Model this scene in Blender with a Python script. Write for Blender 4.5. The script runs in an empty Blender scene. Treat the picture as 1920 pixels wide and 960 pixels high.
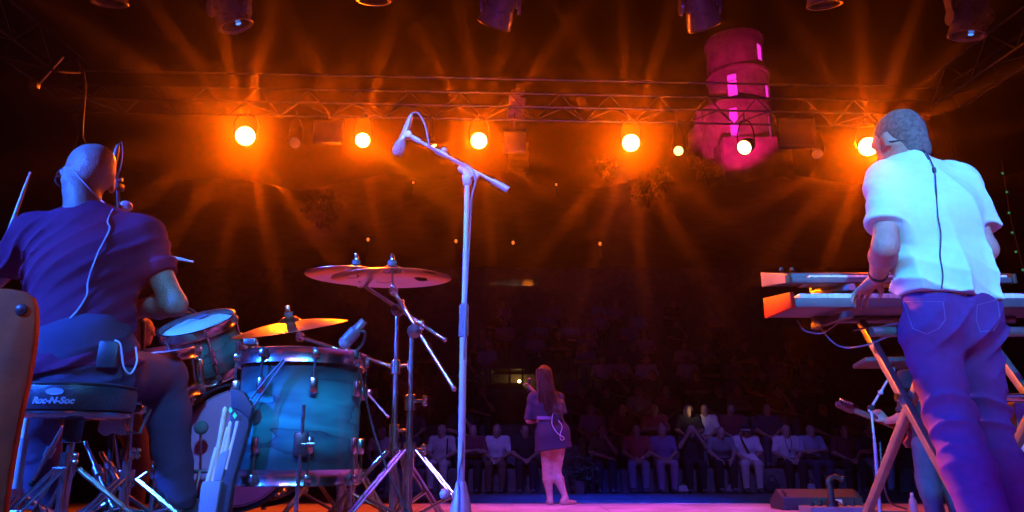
import bpy, bmesh, math, random
import numpy as np
from mathutils import Vector, Matrix
R = math.radians
rnd = random.Random(7)
SC = bpy.context.scene
COL = SC.collection

# ---------------------------------------------------------------- camera
FPX, PITCH, HC = 1400.0, math.atan(380 / 1400), 0.52
cam = bpy.data.objects.new('camera', bpy.data.cameras.new('camera'))
COL.objects.link(cam)
cam.location = (0, 0, HC)
cam.rotation_euler = (R(90) + PITCH, 0, 0)
cam.data.sensor_width = 36
cam.data.lens = 36 * FPX / 1920
cam.data.clip_start = 0.05
cam.data.clip_end = 600
SC.camera = cam

# ---------------------------------------------------------------- world: night sky
W = bpy.data.worlds.new('World'); SC.world = W; W.use_nodes = True
wn = W.node_tree.nodes; wl = W.node_tree.links
sky = wn.new('ShaderNodeTexSky'); sky.sky_type = 'NISHITA'; sky.sun_disc = False
sky.sun_elevation = R(-8); sky.sun_rotation = R(200)
wl.new(sky.outputs[0], wn['Background'].inputs[0])
wn['Background'].inputs[1].default_value = 0.02
W.cycles.sampling_method = 'NONE'

# ---------------------------------------------------------------- exposure and sampling
VS = SC.view_settings
VS.view_transform = 'Standard'; VS.look = 'None'; VS.exposure = 0.0; VS.gamma = 1.0; VS.use_curve_mapping = False
SC.render.engine = 'CYCLES'
cy = SC.cycles
cy.use_denoising = True
cy.use_adaptive_sampling = False
cy.max_bounces = 6; cy.diffuse_bounces = 3; cy.glossy_bounces = 4; cy.volume_bounces = 0
cy.sample_clamp_indirect = 4.0
cy.use_light_tree = False

# ---------------------------------------------------------------- the stage lighting
def spot(name, loc, target, color, watts, angle, blend=0.4, radius=0.06):
    d = bpy.data.lights.new(name, 'SPOT')
    d.color = color; d.energy = watts; d.spot_size = R(angle); d.spot_blend = blend; d.shadow_soft_size = radius
    o = bpy.data.objects.new(name, d); COL.objects.link(o)
    o.location = loc
    o.rotation_euler = (Vector(target) - Vector(loc)).to_track_quat('-Z', 'Y').to_euler()
    return o
# rear truss behind the photographer: the blue and violet stage wash
spot('blue_key_light', (0.3, -2.4, 3.4), (1.80, 2.75, 1.45), (0.08, 0.48, 1.0), 2800, 19, 0.95, 0.10)
spot('blue_drum_light', (-4.9, 0.0, 3.0), (-1.45, 2.75, 0.90), (0.015, 0.115, 1.0), 6400, 46, 0.8, 0.12)
spot('tom_light', (0.9, -3.0, 4.3), (-0.85, 2.9, 0.78), (0.05, 0.36, 1.0), 3200, 15, 0.95, 0.14)
spot('violet_wash_light', (-1.0, -3.2, 4.3), (-0.10, 2.1, 0.85), (0.24, 0.15, 1.0), 2100, 22, 0.95, 0.14)
spot('violet_right_light', (3.6, -1.8, 3.6), (2.0, 2.9, 0.5), (0.17, 0.045, 1.0), 1150, 44, 0.8, 0.10)
spot('rig_fill_light', (0.0, -3.5, 1.6), (0.3, 6, 5.2), (0.25, 0.03, 1.0), 600, 46, 1.0, 0.3)  # low unseen up-light, added to tint the truss and moving heads violet
# moving heads of the overhead truss washing the stage front and the singer
spot('head_wash_light', (-2.40, 5.85, 3.95), (0.35, 9.0, 0.3), (0.12, 0.08, 1.0), 1700, 34, 0.9, 0.08)
spot('head_wash_light', (3.40, 5.85, 3.95), (1.5, 8.8, 0.0), (0.22, 0.08, 1.0), 1700, 40, 0.9, 0.08)
# front truss: blue-violet wash on the first row and the ground before it
for x in (-0.6, 3.4):
    spot('audience_light', (x, 10.1, 4.9), (x * 1.2 + 0.2, 14.1, 0.2), (0.14, 0.10, 1.0), 520, 46, 0.9, 0.12)
spot('floor_light', (1.6, 10.0, 4.8), (1.5, 12.0, -0.1), (0.008, 0.035, 1.0), 4200, 52, 1.0, 0.15)

# ================================================================ helpers
CP, SP = math.cos(PITCH), math.sin(PITCH)
def V(px, py, Y):
    u = (480 - py) / FPX; r = (px - 960) / FPX; t = Y / (CP - u * SP)
    return Vector((r * t, Y, HC + t * (SP + u * CP)))
def VX(px, py, X):
    u = (480 - py) / FPX; r = (px - 960) / FPX; t = X / r
    return Vector((X, t * (CP - u * SP), HC + t * (SP + u * CP)))
def VZ(px, py, z):
    u = (480 - py) / FPX; r = (px - 960) / FPX; t = (z - HC) / (SP + u * CP)
    return Vector((r * t, t * (CP - u * SP), z))

MATS = {}
def mat(name, color, rough=0.5, metal=0.0, coat=0.0, noise=0.0, nscale=8.0, bump=0.0, bscale=60.0, emit=None, estr=0.0, spec=0.5, trans=0.0, sheen=0.0):
    if name in MATS: return MATS[name]
    m = bpy.data.materials.new(name); m.use_nodes = True
    nt = m.node_tree; b = nt.nodes['Principled BSDF']
    b.inputs['Base Color'].default_value = (*color, 1)
    b.inputs['Roughness'].default_value = rough
    b.inputs['Metallic'].default_value = metal
    b.inputs['Coat Weight'].default_value = coat
    b.inputs['Coat Roughness'].default_value = 0.08
    b.inputs['Specular IOR Level'].default_value = spec
    b.inputs['Transmission Weight'].default_value = trans
    b.inputs['Sheen Weight'].default_value = sheen
    tc = None
    if noise > 0 or bump > 0:
        tc = nt.nodes.new('ShaderNodeTexCoord')
    if noise > 0:
        n = nt.nodes.new('ShaderNodeTexNoise'); n.inputs['Scale'].default_value = nscale; n.inputs['Detail'].default_value = 6
        nt.links.new(tc.outputs['Object'], n.inputs['Vector'])
        rp = nt.nodes.new('ShaderNodeValToRGB')
        rp.color_ramp.elements[0].position = 0.3; rp.color_ramp.elements[1].position = 0.7
        rp.color_ramp.elements[0].color = (*[c * (1 - noise) for c in color], 1)
        rp.color_ramp.elements[1].color = (*[min(1, c * (1 + noise)) for c in color], 1)
        nt.links.new(n.outputs[0], rp.inputs[0]); nt.links.new(rp.outputs[0], b.inputs['Base Color'])
        mr = nt.nodes.new('ShaderNodeMapRange'); mr.inputs[3].default_value = max(0.02, rough * 0.8); mr.inputs[4].default_value = min(1, rough * 1.25)
        nt.links.new(n.outputs[0], mr.inputs[0]); nt.links.new(mr.outputs[0], b.inputs['Roughness'])
    if bump > 0:
        n2 = nt.nodes.new('ShaderNodeTexNoise'); n2.inputs['Scale'].default_value = bscale; n2.inputs['Detail'].default_value = 4
        nt.links.new(tc.outputs['Object'], n2.inputs['Vector'])
        bp = nt.nodes.new('ShaderNodeBump'); bp.inputs['Strength'].default_value = bump; bp.inputs['Distance'].default_value = 0.01
        nt.links.new(n2.outputs[0], bp.inputs['Height']); nt.links.new(bp.outputs[0], b.inputs['Normal'])
    if emit:
        b.inputs['Emission Color'].default_value = (*emit, 1); b.inputs['Emission Strength'].default_value = estr
        m.cycles.emission_sampling = 'NONE'
    MATS[name] = m
    return m

chrome = mat('chrome', (0.80, 0.80, 0.82), 0.20, 1.0, noise=0.08, nscale=30)
dkmetal = mat('dark_metal', (0.05, 0.05, 0.055), 0.38, 0.6, noise=0.2, nscale=40)
blackpl = mat('black_plastic', (0.022, 0.022, 0.025), 0.42, noise=0.25, nscale=30, bump=0.1, bscale=200)
rubber = mat('black_rubber', (0.012, 0.012, 0.013), 0.75)
alum = mat('aluminium', (0.15, 0.15, 0.18), 0.42, 0.9, noise=0.15, nscale=14)
skin = mat('skin', (0.50, 0.27, 0.21), 0.45, noise=0.16, nscale=30, bump=0.35, bscale=160)
skin2 = mat('skin_tan', (0.42, 0.25, 0.18), 0.5, noise=0.14, nscale=25)
white = mat('white_plastic', (0.75, 0.75, 0.74), 0.35)
cablem = mat('cable_rubber', (0.05, 0.05, 0.055), 0.45)

class MB:
    def __init__(s): s.v = []; s.f = []
    def add(s, vs, fs):
        o = len(s.v); s.v += [tuple(v) for v in vs]; s.f += [tuple(i + o for i in f) for f in fs]; return s
    def frame(s, d):
        d = Vector(d).normalized(); a = Vector((0, 0, 1)) if abs(d.z) < 0.9 else Vector((1, 0, 0))
        x = a.cross(d).normalized(); return x, d.cross(x), d
    def box(s, c, size, rot=None):
        c = Vector(c); h = Vector(size) / 2; vs = []
        for x in (-1, 1):
            for y in (-1, 1):
                for z in (-1, 1):
                    p = Vector((x * h.x, y * h.y, z * h.z)); vs.append(c + (rot @ p if rot else p))
        return s.add(vs, [(0, 1, 3, 2), (4, 6, 7, 5), (0, 4, 5, 1), (2, 3, 7, 6), (0, 2, 6, 4), (1, 5, 7, 3)])
    def bbox(s, c, size, b=0.004, rot=None):
        bm = bmesh.new(); bmesh.ops.create_cube(bm, size=1)
        bmesh.ops.scale(bm, vec=size, verts=bm.verts)
        bmesh.ops.bevel(bm, geom=bm.edges[:], offset=b, segments=2, affect='EDGES', profile=0.5)
        bm.verts.ensure_lookup_table()
        M = rot.to_4x4() if rot else Matrix.Identity(4)
        vs = [Vector(c) + (M @ v.co) for v in bm.verts]; fs = [[v.index for v in f.verts] for f in bm.faces]
        bm.free(); return s.add(vs, fs)
    def tube(s, pts, r, n=10, cap=True):
        pts = [Vector(p) for p in pts]; k = len(pts)
        rs = r if isinstance(r, (list, tuple)) else [r] * k
        x, y, d = s.frame(pts[1] - pts[0]); vs = []; fs = []
        for i, p in enumerate(pts):
            t = (pts[min(i + 1, k - 1)] - pts[max(i - 1, 0)])
            if t.length > 1e-9: t.normalize()
            else: t = d
            x = (x - t * x.dot(t))
            x = x.normalized() if x.length > 1e-6 else s.frame(t)[0]
            y = t.cross(x)
            for j in range(n):
                a = 2 * math.pi * j / n; vs.append(p + (x * math.cos(a) + y * math.sin(a)) * rs[i])
        for i in range(k - 1):
            for j in range(n):
                a = i * n + j; b = i * n + (j + 1) % n; fs.append((a, b, b + n, a + n))
        if cap: fs.append(tuple(range(n - 1, -1, -1))); fs.append(tuple((k - 1) * n + j for j in range(n)))
        return s.add(vs, fs)
    def bar(s, a, b, w, h, side=None):
        a = Vector(a); b = Vector(b); d = (b - a)
        z = d.normalized(); x = Vector(side) if side else s.frame(d)[0]
        x = (x - z * x.dot(z)).normalized(); y = z.cross(x)
        return s.box((a + b) / 2, (w, h, d.length), Matrix((x, y, z)).transposed())
    def lathe(s, prof, c, axis=(0, 0, 1), n=32, closed=False):
        x, y, d = s.frame(axis); c = Vector(c); vs = []; fs = []; k = len(prof)
        for (r, h) in prof:
            for j in range(n):
                a = 2 * math.pi * j / n; vs.append(c + d * h + (x * math.cos(a) + y * math.sin(a)) * max(r, 1e-4))
        for i in range(k - 1 + (1 if closed else 0)):
            i2 = (i + 1) % k
            for j in range(n):
                fs.append((i * n + j, i * n + (j + 1) % n, i2 * n + (j + 1) % n, i2 * n + j))
        return s.add(vs, fs)
    def ball(s, c, r, n=12, sc=(1, 1, 1)):
        prof = [(math.sin(math.pi * i / 8), -math.cos(math.pi * i / 8)) for i in range(9)]
        o = len(s.v); s.lathe(prof, (0, 0, 0), (0, 0, 1), n)
        for i in range(o, len(s.v)):
            v = s.v[i]; s.v[i] = (c[0] + v[0] * r * sc[0], c[1] + v[1] * r * sc[1], c[2] + v[2] * r * sc[2])
        return s
    def prism(s, pts, off):
        n = len(pts); off = Vector(off); pts = [Vector(p) for p in pts]
        vs = pts + [p + off for p in pts]
        fs = [tuple(range(n)), tuple(range(2 * n - 1, n - 1, -1))] + [(i, i + n, (i + 1) % n + n, (i + 1) % n) for i in range(n)]
        return s.add(vs, fs)
    def build(s, name, m, parent=None, smooth=40, bevel=0):
        me = bpy.data.meshes.new(name)
        o0 = wloc(parent) if parent is not None else Vector((0, 0, 0))
        me.from_pydata([(v[0] - o0.x, v[1] - o0.y, v[2] - o0.z) for v in s.v], [], s.f)
        return finish(name, me, m, parent, smooth, bevel)
def wloc(o):
    l = Vector((0, 0, 0))
    while o is not None: l += o.location; o = o.parent
    return l
def finish(name, me, m, parent=None, smooth=40, bevel=0):
    bm = bmesh.new(); bm.from_mesh(me); bmesh.ops.recalc_face_normals(bm, faces=bm.faces)
    if bevel: bmesh.ops.bevel(bm, geom=[e for e in bm.edges if e.calc_face_angle(0) > 0.6], offset=bevel, segments=2, affect='EDGES', profile=0.5)
    bm.to_mesh(me); bm.free()
    if smooth:
        me.polygons.foreach_set('use_smooth', [True] * len(me.polygons))
        me.set_sharp_from_angle(angle=R(smooth))
    for x in (m if isinstance(m, (list, tuple)) else [m]): me.materials.append(x)
    o = bpy.data.objects.new(name, me); COL.objects.link(o); o.parent = parent
    return o
def tag(o, label, cat=None, group=None, kind=None):
    if label: o['label'] = label
    if cat: o['category'] = cat
    if group: o['group'] = group
    if kind: o['kind'] = kind
    return o
def thing(name, loc, label, cat, group=None):
    o = bpy.data.objects.new(name, None); COL.objects.link(o); o.location = loc; o.empty_display_size = 0.1
    return tag(o, label, cat, group)
def struct(o): o['kind'] = 'structure'; return o
def copy_obj(o, parent=None, name=None):
    c = o.copy(); COL.objects.link(c); c.parent = parent
    if name: c.name = name
    return c
UNIT = {}
def unit_tube(m, n=8):
    if m.name not in UNIT:
        b = MB().tube([(0, 0, 0), (0, 0, 1)], 1.0, n); me = bpy.data.meshes.new('unit_tube')
        me.from_pydata(b.v, [], b.f); me.materials.append(m)
        me.polygons.foreach_set('use_smooth', [len(p.vertices) == 4 for p in me.polygons]); UNIT[m.name] = me
    return UNIT[m.name]
def rod(name, a, b, r, m, parent):
    a = Vector(a); b = Vector(b); o = bpy.data.objects.new(name, unit_tube(m)); COL.objects.link(o); o.parent = parent
    d = b - a; o.location = a - (wloc(parent) if parent else Vector((0, 0, 0)))
    o.rotation_mode = 'QUATERNION'; o.rotation_quaternion = d.to_track_quat('Z', 'Y'); o.scale = (r, r, d.length)
    return o
def curve(pts, n=6):
    """Catmull-Rom through the points."""
    P = [Vector(p) for p in pts]; P = [P[0] * 2 - P[1]] + P + [P[-1] * 2 - P[-2]]; out = []
    for i in range(1, len(P) - 2):
        for k in range(n):
            t = k / n; a, b, c, d = P[i - 1], P[i], P[i + 1], P[i + 2]
            out.append(0.5 * ((2 * b) + (c - a) * t + (2 * a - 5 * b + 4 * c - d) * t * t + (3 * b - a - 3 * c + d) * t ** 3))
    out.append(P[-2]); return out

# ---------------------------------------------------------------- implicit bodies (smooth unions meshed by surface nets)
A_ = lambda v: np.array(v, dtype=np.float32)
def nrm(v): v = A_(v); return v / (np.linalg.norm(v) + 1e-9)
class Sdf:
    def __init__(s): s.p = []
    def ecap(s, a, b, w, d=None, lat=(1, 0, 0), k=0.03, reg=0, sub=False, clip=None):
        w = w if isinstance(w, tuple) else (w, w); d = d if d is not None else w; d = d if isinstance(d, tuple) else (d, d)
        s.p.append((A_(a), A_(b), w, d, A_(lat), k, reg, sub, clip)); return s
    def ell(s, c, r, x=(1, 0, 0), y=(0, 1, 0), **kw):
        # radii r along x, y and x cross y
        z = np.cross(nrm(x), nrm(y)); h = r[2]
        e = max(h - min(r[0], r[1]), 0.0005)
        return s.ecap(A_(c) - z * e, A_(c) + z * e, r[0], r[1], lat=x, **kw)
    def mesh(s, name, h, m, parent=None, disp=None, clips=(), regions=False, smooth_it=1, local=None):
        lo = np.min([np.minimum(p[0], p[1]) - max(*p[2], *p[3]) for p in s.p if not p[7]], axis=0) - 0.03 - 2 * h
        hi = np.max([np.maximum(p[0], p[1]) + max(*p[2], *p[3]) for p in s.p if not p[7]], axis=0) + 0.03 + 2 * h
        n = np.ceil((hi - lo) / h).astype(int) + 1
        D = np.full(n, 0.3, np.float32); best = np.full(n, 0.3, np.float32); reg = np.zeros(n, np.int8)
        ax = [lo[i] + h * np.arange(n[i], dtype=np.float32) for i in range(3)]
        for (a, b, w, d, lat, k, rg, sub, clip) in s.p:
            mg = max(*w, *d) + 2.5 * h + k
            i0 = np.clip(((np.minimum(a, b) - mg - lo) / h).astype(int), 0, n - 1); i1 = np.clip(((np.maximum(a, b) + mg - lo) / h).astype(int) + 2, 1, n)
            sl = tuple(slice(i0[i], i1[i]) for i in range(3))
            X = np.stack(np.meshgrid(ax[0][sl[0]], ax[1][sl[1]], ax[2][sl[2]], indexing='ij'), -1)
            ab = b - a; L = float(np.linalg.norm(ab)) + 1e-6; z = ab / L
            x = lat - z * lat.dot(z)
            if np.linalg.norm(x) < 1e-3: x = np.cross(z, A_((0.3, 0.9, 0.2)))
            x = nrm(x); y = np.cross(z, x)
            q = X - a; ws = q @ z; t = np.clip(ws / L, 0, 1); u = q @ x; v = q @ y; o = ws - t * L
            Wd = w[0] + (w[1] - w[0]) * t; Dd = d[0] + (d[1] - d[0]) * t; mn = np.minimum(Wd, Dd)
            e = (np.sqrt((u / Wd) ** 2 + (v / Dd) ** 2 + (o / mn) ** 2) - 1) * mn
            if clip is not None:
                for (cp, cn) in clip: e = np.maximum(e, (X - A_(cp)) @ nrm(cn))
            S = D[sl]
            if sub:
                hh = np.clip(0.5 - 0.5 * (S + e) / k, 0, 1); D[sl] = S * (1 - hh) - e * hh + k * hh * (1 - hh)
            else:
                hh = np.clip(0.5 + 0.5 * (e - S) / k, 0, 1); D[sl] = e * (1 - hh) + S * hh - k * hh * (1 - hh)
                B = best[sl]; c = e < B; reg[sl][c] = rg; B[c] = e[c]
        if disp is not None or clips:
            near = np.abs(D) < 0.06
            idx = np.argwhere(near); P = lo + idx.astype(np.float32) * h
            val = D[near]
            if disp is not None: val = val - disp(P)
            D[near] = val
            if clips:
                X = np.stack(np.meshgrid(*ax, indexing='ij'), -1)
                for (cp, cn) in clips: D = np.maximum(D, (X - A_(cp)) @ nrm(cn))
        v, f, cell = surface_nets(D, lo, h)
        for _ in range(smooth_it): v = relax(v, f)
        o0 = A_(wloc(parent)) if (parent is not None and local is None) else A_((0, 0, 0))
        me = bpy.data.meshes.new(name)
        me.from_pydata((v - o0).tolist(), [], f.tolist())
        me.polygons.foreach_set('use_smooth', [True] * len(me.polygons))
        if regions:
            rv = reg[tuple(cell.T)]; rf = rv[f]
            me.polygons.foreach_set('material_index', np.median(rf, axis=1).astype(np.int32))
        for x in (m if isinstance(m, (list, tuple)) else [m]): me.materials.append(x)
        o = bpy.data.objects.new(name, me); COL.objects.link(o); o.parent = parent
        return o
def surface_nets(D, lo, h):
    s = D < 0; n = np.array(D.shape) - 1
    cs = [(i, j, k) for i in (0, 1) for j in (0, 1) for k in (0, 1)]
    def sub(A, c): return A[c[0]:c[0] + n[0], c[1]:c[1] + n[1], c[2]:c[2] + n[2]]
    cnt = sum(sub(s, c).astype(np.int8) for c in cs)
    act = (cnt > 0) & (cnt < 8); idx = np.argwhere(act)
    num = np.zeros(len(idx)); acc = np.zeros((len(idx), 3))
    val = {c: D[idx[:, 0] + c[0], idx[:, 1] + c[1], idx[:, 2] + c[2]].astype(np.float64) for c in cs}
    for c in cs:
        for a in range(3):
            if c[a] == 0:
                c2 = tuple(1 if i == a else c[i] for i in range(3)); A, B = val[c], val[c2]
                x = (A < 0) != (B < 0); t = np.where(x, A / np.where(x, A - B, 1), 0)
                p = np.tile(np.array(c, float), (len(idx), 1)); p[:, a] += t
                acc += p * x[:, None]; num += x
    v = lo + (idx + acc / num[:, None]) * h
    vid = np.full(n, -1, np.int64); vid[act] = np.arange(len(idx)); F = []
    for a in range(3):
        b, c = (a + 1) % 3, (a + 2) % 3
        S = np.take(s, range(0, D.shape[a] - 1), axis=a); T = np.take(s, range(1, D.shape[a]), axis=a)
        e = np.argwhere(S != T); e = e[(e[:, b] > 0) & (e[:, c] > 0) & (e[:, b] < n[b]) & (e[:, c] < n[c])]
        flip = ~s[tuple(e.T)]
        q = []
        for (db, dc) in ((-1, -1), (0, -1), (0, 0), (-1, 0)):
            g = e.copy(); g[:, b] += db; g[:, c] += dc; q.append(vid[tuple(g.T)])
        q = np.stack(q, 1); q[flip] = q[flip][:, ::-1]; F.append(q)
    F = np.concatenate(F); F = F[(F >= 0).all(1)]
    return v.astype(np.float32), F, idx
def relax(v, f, w=0.5):
    acc = np.zeros_like(v); c = np.zeros(len(v), np.float32)
    for i in range(4):
        for j in (1, 3):
            np.add.at(acc, f[:, i], v[f[:, (i + j) % 4]]); np.add.at(c, f[:, i], 1)
    return v * (1 - w) + w * acc / np.maximum(c, 1)[:, None]
def ridges(P, d, freq, amp, seed=0, warp=0.5, wf=5.0):
    """sharp tension folds"""
    r = np.random.RandomState(seed); s = P @ nrm(d); w = np.zeros(len(P), np.float32)
    for i in range(4): w += np.sin(P @ nrm(r.randn(3)) * wf * (1 + i * 0.7) + r.rand() * 6) / (1 + i)
    m = (np.sin(P @ nrm(r.randn(3)) * wf * 1.5 + 1 + w) * 0.5 + 0.5)
    y = 1 - np.abs(np.sin(s * freq * .5 + w * warp * 1.5)); return amp * (y ** 1.7 * 1.8 - .6) * (.2 + m)
def folds(P, d, freq, amp, seed=0, warp=0.5, wf=5.0):
    """cloth folds running across direction d"""
    r = np.random.RandomState(seed); s = P @ nrm(d)
    w = np.zeros(len(P), np.float32)
    for i in range(4):
        g = nrm(r.randn(3)); w += np.sin(P @ g * wf * (1 + i * 0.7) + r.rand() * 6) / (1 + i)
    m = (np.sin(P @ nrm(r.randn(3)) * wf * 1.6 + 1 + w) * 0.5 + 0.5) * (np.sin(P @ nrm(r.randn(3)) * wf * 2.3 + 2) * 0.35 + 0.65)
    x = np.sin(s * freq + w * warp * 3)
    return amp * (x * np.abs(x)) * (0.15 + 1.1 * m)

# regions: 0 skin 1 shirt 2 trousers 3 hair 4 shoes
def add_head(S, c, f, u=(0, 0, 1), k=0.02, reg=0, sc=1.0, bald=True):
    c = A_(c); f = nrm(f); u = nrm(A_(u) - f * float(np.dot(u, f))); r = np.cross(f, u)
    e = lambda x, y, z: c + (r * x + f * y + u * z) * sc
    S.ell(e(0, -0.012, 0.03), (0.076 * sc, 0.098 * sc, 0.092 * sc), x=r, y=f, k=k, reg=reg)
    S.ell(e(0, 0.035, -0.02), (0.062 * sc, 0.055 * sc, 0.085 * sc), x=r, y=f, k=k, reg=reg)
    S.ecap(e(0, 0.03, -0.06), e(0, 0.072, -0.092), (0.052 * sc, 0.026 * sc), (0.04 * sc, 0.022 * sc), lat=r, k=k, reg=reg)
    S.ecap(e(0, 0.088, 0.012), e(0, 0.113, -0.028), (0.010 * sc, 0.014 * sc), k=0.012, reg=reg)
    S.ecap(e(-0.04, 0.078, 0.03), e(0.04, 0.078, 0.03), 0.012 * sc, k=0.02, reg=reg)
    S.ecap(e(-0.02, 0.083, -0.058), e(0.02, 0.083, -0.058), 0.010 * sc, k=0.012, reg=reg)
    for sd in (-1, 1):
        S.ell(e(sd * 0.032, 0.098, 0.008), (0.013 * sc, 0.012 * sc, 0.011 * sc), x=r, y=f, k=0.012, sub=True)
        S.ell(e(sd * 0.080, -0.012, -0.012), (0.010 * sc, 0.020 * sc, 0.033 * sc), x=r + f * 0.3 * sd * -1, y=f, k=0.008, reg=reg)
    return e
def add_hand(S, w, d, n, side=1, curl=0.4, k=0.012, sc=1.0, reg=0, spread=0.0):
    """palm from wrist w along d, palm facing n, thumb on side * (d x n)"""
    w = A_(w); d = nrm(d); n = nrm(A_(n) - d * float(np.dot(n, d))); l = np.cross(d, n) * side
    S.ecap(w, w + d * 0.035 * sc, 0.027 * sc, 0.020 * sc, lat=l, k=k, reg=reg)
    S.ecap(w + d * 0.03 * sc, w + d * 0.085 * sc, (0.034 * sc, 0.041 * sc), (0.016 * sc, 0.013 * sc), lat=l, k=k, reg=reg)
    for i, (off, ln) in enumerate(((0.031, 0.072), (0.010, 0.082), (-0.011, 0.077), (-0.031, 0.060))):
        p = w + (d * 0.088 + l * off) * sc; a = curl * (0.8 + 0.12 * i); dd = d + l * off * spread * 10
        for q in range(3):
            dirn = nrm(dd * math.cos(a * (q + 0.6)) + n * math.sin(a * (q + 0.6)))
            p2 = p + dirn * ln * (0.42, 0.32, 0.26)[q] * sc
            S.ecap(p, p2, (0.0095 * sc - 0.0008 * q, 0.009 * sc - 0.0008 * q), k=0.005, reg=reg); p = p2
    p = w + (d * 0.028 + l * 0.028) * sc; d1 = nrm(d * 0.65 + l * 0.75 + n * 0.3); p2 = p + d1 * 0.04 * sc
    S.ecap(p, p2, (0.014 * sc, 0.0115 * sc), k=0.01, reg=reg)
    S.ecap(p2, p2 + nrm(d * 0.9 + l * 0.2 + n * 0.35) * 0.034 * sc, (0.0115 * sc, 0.009 * sc), k=0.006, reg=reg)
def lerp(a, b, t): return A_(a) * (1 - t) + A_(b) * t

# ================================================================ the setting
GZ = -0.10
gm = mat('gravel_ground', (0.11, 0.10, 0.09), 0.9, noise=0.45, nscale=3.0, bump=0.8, bscale=35)
struct(MB().add([(-55, -9, GZ), (55, -9, GZ), (55, 60, GZ), (-55, 60, GZ)], [(0, 1, 2, 3)]).build('ground', gm, smooth=0))

def panel_mat():
    m = mat('stage_boards', (0.56, 0.40, 0.46), 0.42, noise=0.35, nscale=2.5, bump=0.25, bscale=90)
    nt = m.node_tree; b = nt.nodes['Principled BSDF']; src = b.inputs['Base Color'].links[0].from_socket
    tc = nt.nodes.new('ShaderNodeTexCoord'); br = nt.nodes.new('ShaderNodeTexBrick')
    br.inputs['Scale'].default_value = 1.0; br.inputs['Mortar Size'].default_value = 0.006; br.inputs['Brick Width'].default_value = 2.0; br.inputs['Row Height'].default_value = 1.0
    br.inputs['Color1'].default_value = (1, 1, 1, 1); br.inputs['Color2'].default_value = (0.8, 0.8, 0.8, 1); br.inputs['Mortar'].default_value = (0.1, 0.1, 0.1, 1)
    nt.links.new(tc.outputs['Object'], br.inputs['Vector'])
    mx = nt.nodes.new('ShaderNodeMix'); mx.data_type = 'RGBA'; mx.blend_type = 'MULTIPLY'; mx.inputs[0].default_value = 1
    nt.links.new(src, mx.inputs[6]); nt.links.new(br.outputs[0], mx.inputs[7]); nt.links.new(mx.outputs[2], b.inputs['Base Color'])
    return m
stage = struct(MB().box((0, 0.8, -0.046), (13.0, 17.2, 0.092)).build('stage_floor', panel_mat(), smooth=0))
struct(MB().box((0, 9.42, -0.022), (13.0, 0.05, 0.06)).build('edge_trim', alum, stage, smooth=0, bevel=0.006))

RZ = 0.25
riser = thing('drum_riser', (-1.9, 2.9, 0), 'low carpeted platform carrying the drum kit', 'platform')
carpet = mat('riser_carpet', (0.10, 0.055, 0.04), 0.95, noise=0.4, nscale=18, bump=0.6, bscale=250)
MB().bbox((-1.95, 2.75, RZ - 0.04), (3.3, 2.7, 0.08), 0.006).build('deck', carpet, riser, smooth=30)
MB().box((-1.95, 2.75, 0.105), (3.24, 2.64, 0.206)).build('skirt', mat('skirt_cloth', (0.02, 0.02, 0.022), 0.9), riser, smooth=0)

# stone seating tiers
stone = mat('tier_stone', (0.17, 0.16, 0.15), 0.85, noise=0.35, nscale=4, bump=0.6, bscale=22)
TY0, TD, TZ0, TH = 14.7, 0.85, 0.32, 0.45
smesh = []
for i in range(4):
    bm = bmesh.new(); bmesh.ops.create_cube(bm, size=1); bmesh.ops.subdivide_edges(bm, edges=bm.edges[:], cuts=1, use_grid_fill=True)
    for v in bm.verts: v.co += Vector((rnd.uniform(-.04, .04), rnd.uniform(-.04, .04), rnd.uniform(-.04, .04)))
    me = bpy.data.meshes.new('stone'); bm.to_mesh(me); bm.free(); me.materials.append(stone); smesh.append(me)
for k in range(18):
    y0 = TY0 + TD * k; zt = TZ0 + TH * k
    back = 0.03 if k < 3 else 0.0
    t = MB().box((1, y0 + 0.46 + back, (zt + zt - TH * 2) / 2 - 0.03 * (k < 3)), (34, 0.92 - back, TH * 2), None).build('seating_tier', stone, None, smooth=0)
    struct(t)
    if k < 3:
        x = -7.0 if k == 0 else -5
        while x < 11:
            w = rnd.uniform(0.45, 0.95); o = bpy.data.objects.new('stone', rnd.choice(smesh)); COL.objects.link(o); o.parent = t
            hh = TH - 0.05 if k else 0.42
            o.scale = (w - 0.03, 0.5, hh); o.location = (x + w / 2, y0 + 0.245 + rnd.uniform(-.02, .02), zt - hh / 2 + 0.01); x += w
# the hill above the tiers
def hz(y): return float(np.interp(y, [26, 29.2, 46, 56, 75, 118], [6.4, 8.0, 18.3, 19.0, 19.5, 19.5]))
b = MB(); nx, ny = 40, 40
for j in range(ny + 1):
    y = 29.0 + (118 - 29.0) * (j / ny) ** 1.6
    for i in range(nx + 1):
        x = -55 + 110 * i / nx; b.v.append((x, y, hz(y) + (0.5 * math.sin(x * .31 + y * .2) + .35 * math.sin(x * .73 - y * .37)) * min(1, (y - 29) / 6)))
for j in range(ny):
    for i in range(nx): a = j * (nx + 1) + i; b.f.append((a, a + 1, a + nx + 2, a + nx + 1))
struct(b.build('hill', mat('hill_scrub', (0.045, 0.05, 0.03), 0.95, noise=0.5, nscale=1.2, bump=1, bscale=6), None, smooth=60))

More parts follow.
